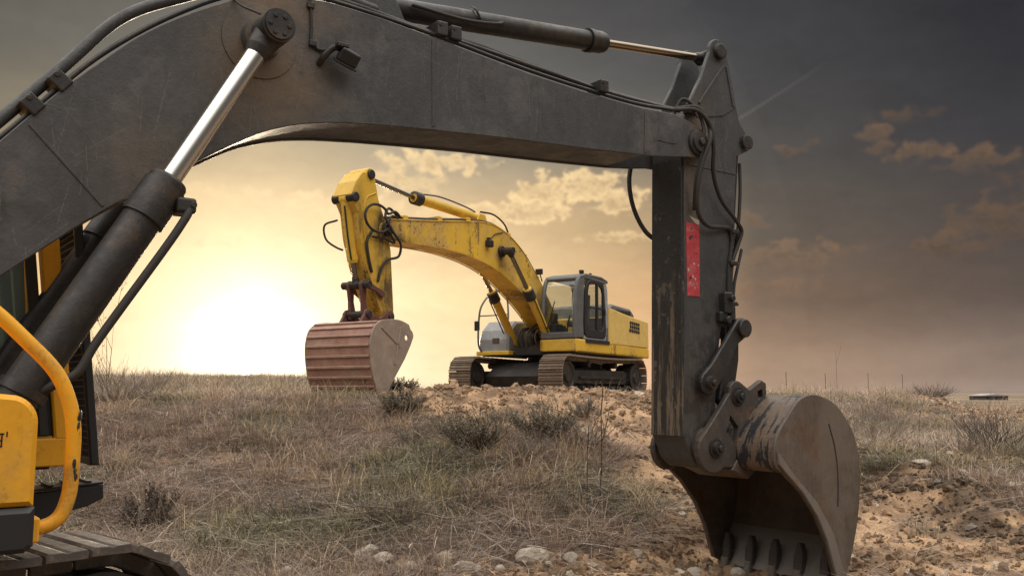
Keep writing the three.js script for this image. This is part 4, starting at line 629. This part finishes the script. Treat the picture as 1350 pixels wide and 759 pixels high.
// ---------------------------------------------------------------- stones, clods
const rockTex = wornPaint([.60, .54, .46], [.38, .28, .19], [.36, .28, .2], { dirt: .7, rust: .3, scr: .1, rough: .9, bump: .015, shift: 17, scrC: [.5, .45, .4] });
function rockGeo(seed, flat = .7, jag = .5) {
  const g = new THREE.IcosahedronGeometry(1, 3), p = g.attributes.position, v = V(0, 0, 0), r = rng(seed), planes = Array.from({ length: 9 }, () => [V(r() - .5, r() - .5, r() - .5).normalize(), .62 + .3 * r()]);
  for (let i = 0; i < p.count; i++) {
    v.fromBufferAttribute(p, i).normalize(); let k = 1;
    for (const [n, d] of planes) { const q = v.dot(n); if (q > .05) k = Math.min(k, d / q); }
    k *= 1 + jag * .16 * n3(v.x * 1.6 + seed, v.y * 1.6, v.z * 1.6) + jag * .07 * n3(v.x * 4.5, v.y * 4.5 + seed, v.z * 4.5);
    p.setXYZ(i, v.x * k, v.y * k * flat, v.z * k);
  }
  g.deleteAttribute('normal'); g.computeVertexNormals(); return ready(g);
}
const rockGeos = Array.from({ length: 7 }, (_, i) => rockGeo(i * 13 + 1, .62 + .05 * i));
const rockMats = [[1, 1, 1], [.85, .82, .78], [1.12, 1.1, 1.08], [.75, .66, .56]].map(t => retexture(rockTex, t));
const rockLabels = { pale: 'pale angular stone half sunk in earth at the foot of the grassy slope', big: 'large pale boulder at the foot of the grassy slope' };
function rock(x, z, s, seed, label, grp = 'stones along the foot of the grassy slope', mi = 0, sq = 1) {
  const m = new THREE.Mesh(rockGeos[seed % 7], rockMats[mi]); m.name = numbered('stone'); m.userData = { label, category: 'stone' }; if (grp) m.userData.group = grp;
  s *= .85; m.position.set(x, terrainH(x, z) + s * .22, z); m.scale.set(s * sq, s, s); m.rotation.set((seed * 1.7) % .5 - .25, seed * 2.3, (seed * .9) % .5 - .2); m.castShadow = m.receiveShadow = true; scene.add(m); return m;
}
rock(-1.38, -8.85, .16, 1, 'tallest pale grey stone at the end of the row of stones', null, 2);
rock(-1.18, -8.62, .13, 2, 'rounded pale stone with a brown flank in the row of stones below the grass', null, 0);
rock(.19, -8.75, .15, 4, 'broad flat grey slab of stone at the edge of the earth below the grass', null, 1, 1.35);
[[-1.0, -8.55, .12, 3, 3], [-.9, -8.45, .09, 5, 2], [-.62, -8.6, .11, 6, 3], [-.42, -8.55, .12, 0, 0], [-.3, -8.5, .07, 2, 1], [-2.05, -8.42, .1, 1, 2], [.55, -8.7, .09, 6, 1], [.75, -8.62, .07, 3, 3], [-.1, -8.5, .07, 5, 2], [.35, -8.5, .06, 0, 0]].forEach(a => rock(a[0], a[1], a[2], a[3], 'small stone lying in the row of stones below the grass', 'small stones in the row below the grass', a[4]));
[[2.25, -9.9, .11, 4, 2], [2.5, -9.4, .09, 1, 2], [2.2, -9.1, .1, 5, 0], [1.75, -8.9, .12, 2, 1], [1.55, -8.7, .1, 3, 2], [2.05, -8.7, .09, 0, 0], [1.2, -9.0, .08, 6, 1], [2.0, -9.4, .07, 4, 2], [1.9, -10.4, .08, 3, 2]].forEach(a => rock(a[0], a[1], a[2], a[3], 'pale broken stone on bare earth beside the brown bucket', 'broken stones beside the brown bucket', a[4]));
[[5.6, -12.6, .09, 1, 2, 2.2], [6.3, -11.6, .1, 3, 2, 2.4], [6.7, -11.2, .07, 4, 2, 1.4], [5.9, -12.1, .06, 5, 0, 1.2], [7.1, -11.0, .07, 2, 2, 1.2]].forEach(a => rock(a[0], a[1], a[2], a[3], 'long bleached stone on the dark earth bank under the dry brush', 'bleached stones on the earth bank', a[4], a[5]));

function crumb(seed) { const g = new THREE.IcosahedronGeometry(1, 1), p = g.attributes.position, v = V(0, 0, 0); for (let i = 0; i < p.count; i++) { v.fromBufferAttribute(p, i); const k = 1 + .45 * n3(v.x * 1.4 + seed, v.y * 1.4, v.z * 1.4); p.setXYZ(i, v.x * k, v.y * k * .7, v.z * k); } g.deleteAttribute('normal'); g.computeVertexNormals(); return ready(g); }
function scatter(name, geo, mat, n, place, kind = 'stuff', tint) {
  const im = new THREE.InstancedMesh(geo, mat, n), o = new THREE.Object3D(), c = new THREE.Color(); let k = 0, guard = 0;
  while (k < n && guard++ < n * 30) { if (!place(o, c)) continue; o.updateMatrix(); im.setMatrixAt(k, o.matrix); if (tint) im.setColorAt(k, c); k++; }
  im.count = k; im.name = name; im.userData.kind = kind; im.castShadow = im.receiveShadow = true; scene.add(im); return im;
}
{
  const r = rng(21), clod = crumb(91), clodMat = retexture(rockTex, [1, 1, 1]), pebble = crumb(57);
  const inDirt = (o, c, big) => {
    const D = 7.5 + 24 * r() ** 1.5, x = (r() * 1.35 - .5) * D, z = -D, d = dirtMask(x, z) * (x > 3.2 && D < 12 ? .4 : 1); if (r() > Math.max(d, 1.2 * bankMask(x, z)) * (.25 + .75 * ss(-.1, .4, fbm(x * .8 + 30, z * .8, 3)))) return false;
    const s = (big ? .014 + .055 * r() ** 4 : .005 + .013 * r()) * (D > 15 ? 1.3 : 1);
    o.position.set(x, terrainH(x, z) + s * .15, z); o.rotation.set(r() * 6, r() * 6, r() * 6); o.scale.set(s * (.8 + .6 * r()), s * (.7 + .4 * r()), s * (.8 + .6 * r()));
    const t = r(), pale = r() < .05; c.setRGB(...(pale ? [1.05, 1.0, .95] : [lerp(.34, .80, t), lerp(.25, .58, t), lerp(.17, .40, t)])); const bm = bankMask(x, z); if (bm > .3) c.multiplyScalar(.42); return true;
  };
  scatter('soil_clods', clod, clodMat, 15000, (o, c) => inDirt(o, c, true), 'stuff', true);
  scatter('gravel', pebble, clodMat, 22000, (o, c) => inDirt(o, c, false), 'stuff', true);
}

// ---------------------------------------------------------------- grasses and scrub
const leafMat = new THREE.MeshPhysicalMaterial({ color: 0xffffff, roughness: 1, side: THREE.DoubleSide, transmission: .25, thickness: 0, vertexColors: true });
function blades(n, spread, h, w, bend, seed, col, o = {}) { // tuft of curved blades, three sides of a narrow strip
  const r = rng(seed), pos = [], cl = [], idx = []; let b = 0;
  for (let i = 0; i < n; i++) {
    const a = r() * 6.283, rad = spread * Math.sqrt(r()), x0 = Math.cos(a) * rad, z0 = Math.sin(a) * rad, hh = h * (.35 + .75 * r()), dir = a + (r() - .5) * 2.5, bd = bend * hh * (.3 + 1.1 * r()), ww = w * (.6 + .7 * r()), px = -Math.sin(dir) * ww / 2, pz = Math.cos(dir) * ww / 2, S = 4, sh = .3 + 1.15 * r() ** 1.4, flop = o.flop && r() < o.flop ? .35 : 1;
    for (let s = 0; s <= S; s++) {
      const t = s / S, q = t * t * bd / flop, y = hh * flop * (t - .25 * t * t * bend), k = s == S ? .15 : 1 - .5 * t;
      const X = x0 + Math.cos(dir) * q, Z = z0 + Math.sin(dir) * q;
      pos.push(X - px * k, y, Z - pz * k, X + px * k, y, Z + pz * k);
      for (let e = 0; e < 2; e++) cl.push(col[0] * sh, col[1] * sh, col[2] * sh);
      if (s < S) idx.push(b, b + 1, b + 2, b + 1, b + 3, b + 2); b += 2;
    }
    if (o.seed && r() < o.seed) { // seed head
      const X = x0 + Math.cos(dir) * bd / flop, Z = z0 + Math.sin(dir) * bd / flop, y = hh * flop * (1 - .25 * bend);
      for (let m = 0; m < 4; m++) { const aa = m * 1.57, l = .035, yy = y - .012 * m; pos.push(X, yy, Z, X + Math.cos(aa) * .014, yy + l, Z + Math.sin(aa) * .014, X + Math.cos(aa + .9) * .006, yy + l * 1.6, Z + Math.sin(aa + .9) * .006); for (let e = 0; e < 3; e++) cl.push(col[0] * 1.15, col[1] * 1.1, col[2] * 1.05); idx.push(b, b + 1, b + 2); b += 3; }
    }
  }
  const g = new THREE.BufferGeometry(); g.setAttribute('position', new THREE.Float32BufferAttribute(pos, 3)); g.setAttribute('color', new THREE.Float32BufferAttribute(cl, 3)); g.setIndex(idx); g.computeVertexNormals(); return g;
}
{
  const r = rng(31), pale = [.62, .47, .345], straw = [.66, .50, .335], greyb = [.49, .38, .30], green = [.20, .172, .085];
  const kinds = [
    ['dry_grass', blades(26, .15, .21, .0055, .9, 1, pale, { flop: .45 }), 7500, 0],
    ['dry_grass', blades(30, .19, .16, .0055, 1.2, 2, greyb, { flop: .6 }), 9500, 1],
    ['dry_grass', blades(20, .12, .30, .0045, .6, 3, straw, { flop: .25 }), 3000, 2],
    ['green_grass', blades(30, .16, .11, .006, .7, 4, green, { flop: .3 }), 5000, 3],
    ['grass_litter', blades(26, .24, .06, .006, 3.4, 5, greyb, { flop: .9 }), 10000, 4],
    ['dry_straw', blades(7, .14, .36, .0065, 1.3, 6, [.72, .58, .44], { flop: .35 }), 1800, 5],
    ['dry_straw', blades(9, .2, .2, .007, 2.6, 7, [.70, .57, .45], { flop: .7 }), 2200, 6]];
  for (const [name, geo, n, kind] of kinds) scatter(numbered(name), geo, leafMat, n, (o, c) => {
    const D = 6.6 + 30 * r() ** 1.35, x = (r() * 1.5 - .76) * D * 1.02, z = -D, d = dirtMask(x, z);
    const patch = fbm(x * .33 + 4, z * .33, 3), pp = fbm(x * .7 - 9, z * .7 + kind * 5, 3);
    let p = (1 - d) ** 1.4 + (kind === 4 ? .06 : .015) * d;
    if (kind === 3) p *= ss(-.15, .35, patch); if (kind === 2) p *= ss(-.1, .3, pp); if (kind === 0) p *= .35 + .65 * ss(-.2, .25, pp);
    if (r() > p) return false;
    const nx = x + 3.79, nz = z + 4.26, lx = nx * .8 - nz * .6, lz = nx * .6 + nz * .8; if (lx < 2.1 && Math.abs(lz) < 1.7 && kind !== 4) return false; if (lx > 6.3 && lx < 8.5 && Math.abs(lz) < .9) return false;
    const ax = x - 1.15, az = z + 23, bx = -.545 * ax + .839 * az, bz = -.839 * ax - .545 * az; if (bx > -2.2 && bx < 2.7 && Math.abs(bz) < 1.7) return false;
    const s = (.6 + .7 * r()) * (1 + .25 * ss(.0, .35, pp)) * (D > 18 ? 1.1 : 1);
    o.position.set(x, terrainH(x, z) - .015, z); o.rotation.set((r() - .5) * .3, r() * 6.283, (r() - .5) * .3); o.scale.set(s * (.9 + .4 * r()), s * (.75 + .5 * r()), s * (.9 + .4 * r()));
    const t = .72 + .5 * r(), g = ss(.0, .5, patch); c.setRGB(t * lerp(1, .86, g), t * lerp(.98, .95, g), t * lerp(.98, .78, g)); return true;
  }, 'stuff', true);
}
// woody shrubs, each with its stems and its leafy twigs
const twigMat = new THREE.MeshStandardMaterial({ color: 0xffffff, roughness: .9, side: THREE.DoubleSide, vertexColors: true });
function shrub(name, label, x, z, h, w, o) {
  const t = thing(name, label, 'shrub', o.group); t.position.set(x, terrainH(x, z) - .03, z);
  const r = rng(o.seed), pos = [], cl = [], idx = [], lp = [], lc = [], li = [];
  const strip = (a, b, wa, wb, c) => { const d = b.clone().sub(a).normalize(), s1 = V(d.z, .1, -d.x).normalize(), s2 = d.clone().cross(s1).normalize(); const k0 = pos.length / 3; for (const [p, q] of [[a, wa], [b, wb]]) for (let i = 0; i < 3; i++) { const an = i * 2.094; const v = p.clone().addScaledVector(s1, Math.cos(an) * q).addScaledVector(s2, Math.sin(an) * q); pos.push(v.x, v.y, v.z); cl.push(...c); } for (let i = 0; i < 3; i++) { const j = (i + 1) % 3; idx.push(k0 + i, k0 + j, k0 + 3 + i, k0 + j, k0 + 3 + j, k0 + 3 + i); } };
  const leaf = (p, s, c) => { const k = lp.length / 3, a = r() * 6.283, u = V(Math.cos(a), .9 * r() + .2, Math.sin(a)).normalize().multiplyScalar(s), v = V(-Math.sin(a), r() - .5, Math.cos(a)).normalize().multiplyScalar(s * .16); for (const q of [p, p.clone().addScaledVector(u, .5).add(v), p.clone().add(u), p.clone().addScaledVector(u, .5).sub(v)]) { lp.push(q.x, q.y, q.z); lc.push(...c); } li.push(k, k + 1, k + 2, k, k + 2, k + 3); };
  const grow = (p, d, l, rad, lev) => {
    const n = 3; let q = p.clone(), dd = d.clone();
    for (let i = 0; i < n; i++) {
      dd.add(V((r() - .5) * o.crook, (r() - .35) * o.crook * .6 + (o.lift ?? .03), (r() - .5) * o.crook)).normalize();
      const e = q.clone().addScaledVector(dd, l / n), sh = .75 + .5 * r(); strip(q, e, rad * (1 - i / n * .4), rad * (1 - (i + 1) / n * .4), o.bark.map(v => v * sh)); q = e;
      if (lev > 0 && r() < o.branch) grow(q, dd.clone().add(V((r() - .5) * 1.4, (r() - .2) * .8, (r() - .5) * 1.4)).normalize(), l * (.45 + .3 * r()), rad * .6, lev - 1);
      if (o.leaf && lev < 2) for (let m = 0; m < o.leaf; m++) { const s2 = .7 + .6 * r(); leaf(q.clone().addScaledVector(dd, -r() * l / n), o.leafSize * (.6 + .8 * r()), o.leafCol.map(v => v * s2)); }
    }
  };
  for (let i = 0; i < o.stems; i++) { const a = r() * 6.283, k = Math.sqrt(r()), d = V(Math.cos(a) * k * w / h * 1.1, 1 - .35 * k, Math.sin(a) * k * w / h * 1.1).normalize(); grow(V(Math.cos(a) * k * w * .25, 0, Math.sin(a) * k * w * .25), d, h * (.7 + .45 * r()), o.rad, 2); }
  const mk = (nm, p, c, i, mat) => { const g = new THREE.BufferGeometry(); g.setAttribute('position', new THREE.Float32BufferAttribute(p, 3)); g.setAttribute('color', new THREE.Float32BufferAttribute(c, 3)); g.setIndex(i); g.computeVertexNormals(); const m = new THREE.Mesh(g, mat); m.name = nm; m.castShadow = m.receiveShadow = true; t.add(m); };
  mk('stems', pos, cl, idx, twigMat); if (li.length) mk('foliage', lp, lc, li, leafMat);
  return t;
}
const grn = { bark: [.12, .09, .068], leafCol: [.165, .135, .088], crook: .3, branch: .85, leaf: 5, leafSize: .042, rad: .006, stems: 46 };
const gry = { bark: [.19, .155, .125], leafCol: [.24, .20, .15], crook: .5, branch: .85, leaf: 1, leafSize: .03, rad: .005, stems: 44 };
shrub('shrub', 'compact dark green shrub on the slope below the rusty bucket', -1.68, -13.9, .24, .3, { ...grn, seed: 41, stems: 60, leaf: 4 });
shrub('shrub', 'broad dark shrub in the middle of the grassy slope', -.45, -12.0, .34, .5, { ...grn, seed: 42, leaf: 2, stems: 64 });
shrub('shrub', 'wide grey green shrub at the border of grass and bare earth', .42, -12.5, .33, .5, { ...grn, seed: 43, leafCol: [.2, .165, .115], leaf: 3, stems: 64 });
shrub('shrub', 'low dark bush on the crest between bucket and tracks', -2.05, -16.9, .2, .26, { ...grn, seed: 44, leafCol: [.16, .12, .08] });
shrub('shrub', 'small dark twiggy bush among pale stalks beside the black guard of the near cab', -3.95, -10.1, .28, .18, { ...grn, seed: 45, stems: 24, bark: [.09, .065, .05], leafCol: [.13, .095, .07] });
shrub('shrub', 'bare dark bush with long bent branches on the slope of dry brush', 7.15, -13.8, .48, .6, { ...gry, seed: 46, bark: [.06, .045, .038], leaf: 0, stems: 36, crook: .8, rad: .006 });
shrub('shrub', 'grey leafless thicket beside the black guard of the near cab', -6.6, -15.2, .5, .9, { ...gry, seed: 47, leaf: 0, stems: 60 });
shrub('shrub', 'grey leafless thicket behind the black guard, nearer the sun', -6.9, -17.5, .42, .9, { ...gry, seed: 48, leaf: 0, stems: 50 });
shrub('shrub', 'dark heap of cut brush on the ridge line beyond the bucket', 12.6, -27.5, .32, 1.0, { ...gry, seed: 49, bark: [.07, .05, .04], leaf: 0, stems: 70 });
[[-.15, -13.3], [-.9, -13.1], [.15, -11.5], [1.1, -13.6], [-.75, -11.3], [.95, -12.1], [-1.3, -12.6], [-2.4, -9.9], [-1.2, -9.6], [.4, -9.9]].forEach(([x, z], i) => shrub('shrub', 'low wispy grey shrub among the dry grass of the slope', x, z, .2 + .06 * (i % 3), .4, { ...gry, seed: 60 + i, group: 'wispy grey shrubs on the grassy slope', stems: 26, leaf: 2, leafCol: [.2, .165, .12] }));
[[6.6, -13.6], [7.4, -13.0], [5.7, -14.5], [7.9, -15.2], [6.3, -16.2], [8.9, -17], [7.2, -18.5], [9.8, -19.5], [8.2, -21], [10.8, -22.5]].forEach(([x, z], i) => shrub('shrub', 'pale leafless brush on the slope above the dark earth bank', x, z, .28 + .07 * (i % 3), .6, { ...gry, seed: 80 + i, group: 'pale brush above the earth bank', stems: 30, leaf: 0, bark: [.24, .2, .165] }));
[[-11.2, -33.5], [-12.6, -34], [-9.3, -33], [-13.8, -35]].forEach(([x, z], i) => shrub('shrub', 'tiny dark tuft on the far rim of the slope under the bright sky', x, z, .16 + .05 * (i % 2), .6, { ...gry, seed: 140 + i, group: 'tufts on the far rim', stems: 40, leaf: 1, bark: [.14, .1, .07] }));
// tall single weeds
function weed(label, x, z, h, lean, seed, o = {}) {
  shrub('weed', label, x, z, h, .05, { bark: o.bark || [.09, .065, .05], crook: .14, branch: .55, leaf: 0, rad: o.rad || .008, stems: 1, seed, lift: .25, leafSize: .04, leafCol: [.2, .16, .12], ...o }).userData.category = 'weed';
}
weed('tall dark dead stalk standing at the edge of the bare earth', 1.0, -10.6, 1.0, 0, 101, { rad: .013, bark: [.05, .036, .03] });
weed('thinner dead stalk leaning beside the tall dark stalk', .84, -10.4, .85, 0, 102, { rad: .009, bark: [.06, .045, .036] });
weed('pale branching thistle stalk in front of the small dark twiggy bush', -3.85, -9.6, .62, 0, 103, { bark: [.36, .3, .24], stems: 2, leaf: 2, leafCol: [.34, .28, .22], rad: .005 });
weed('leafy tall stalk reaching above the crest beside the mesh guard', -7.1, -16.0, 1.35, 0, 104, { bark: [.08, .07, .04], leaf: 2, leafSize: .07, leafCol: [.13, .13, .05], stems: 2, branch: .8 });
[[5.0, -14.2, .9], [5.9, -13.4, .8], [6.1, -14.8, 1.0], [5.6, -17.5, 1.2], [7.6, -12.4, .9]].forEach(([x, z, h], i) => weed('thin dead stalk rising from the dry brush above the earth bank', x, z, h, 0, 110 + i, { rad: .005, group: 'dead stalks in the dry brush', branch: .4 }));
[[-5.6, -18.6, .5], [-4.9, -19.5, .5], [-3.9, -17.8, .45], [-3.5, -16.8, .4], [-2.6, -16.2, .35], [-4.4, -18.2, .5]].forEach(([x, z, h], i) => weed('thin pale stalk on the crest against the bright sky', x, z, h, 0, 120 + i, { rad: .004, bark: [.3, .22, .16], group: 'pale stalks on the crest', branch: .7, stems: 3 }));
// fallen branch lying over the bank
{
  const b = thing('fallen_branch', 'thin fallen branch lying in the dry grass of the slope', 'branch'); const x = -1.4, z = -9.55; b.position.set(x, terrainH(x, z) + .1, z);
  mesh('limb', tube([[-.5, .12, -.1], [0, .1, 0], [.4, .06, .05], [.75, 0, .12]], .008, 24, 6), plain(.26, .2, .16, .9), b);
  mesh('twig', tube([[.3, .08, .04], [.5, .16, -.02], [.62, .17, -.05]], .005, 12, 5), plain(.26, .2, .16, .9), b);
}
// ---------------------------------------------------------------- distance: posts, low shed
const postMat = plain(.16, .12, .1, .9);
[[15.6, -52, 1.5], [19.2, -56, 1.5], [22.6, -58, 1.6], [25.2, -59, 1.5], [8.6, -55, 1.6], [13.4, -56, 1.1]].forEach(([x, z, h]) => {
  const p = thing('fence_post', 'thin dark post standing on the horizon behind the ridge', 'post', 'posts along the horizon'); p.position.set(x, terrainH(x, z), z);
  const lift = Math.max(0, 1.7 - terrainH(x, z)); mesh('shaft', [rod([0, -.2, 0], [0, h * .75 + lift, 0], .02, 8, .004)], postMat, p); mesh('cap', rod([0, h * .75 + lift - .002, 0], [0, h * .75 + lift + .05, 0], .026, 8, .006), postMat, p);
});
{
  const x = 128, z = -246, y = terrainH(x, z), s = thing('shed', 'low white-roofed shed far out on the plain', 'shed'); s.position.set(x, y, z); s.rotation.y = .25; s.scale.setScalar(.62);
  mesh('wall', box(-6.5, 6.5, -.5, 1.7, -4, 4, .05), plain(.12, .10, .09, .9), s);
  mesh('roof', prism([[-7.2, 1.7], [7.2, 1.7], [7.2, 1.95], [0, 2.7], [-7.2, 1.95]], -4.6, 4.6, .05), plain(.36, .35, .35, .6), s);
  for (const dx of [-4, 0, 4]) mesh('window', box(dx - .8, dx + .8, .5, 1.3, 3.98, 4.04, .01), plain(.03, .03, .035, .3), s);
}
renderer.render(scene, camera);
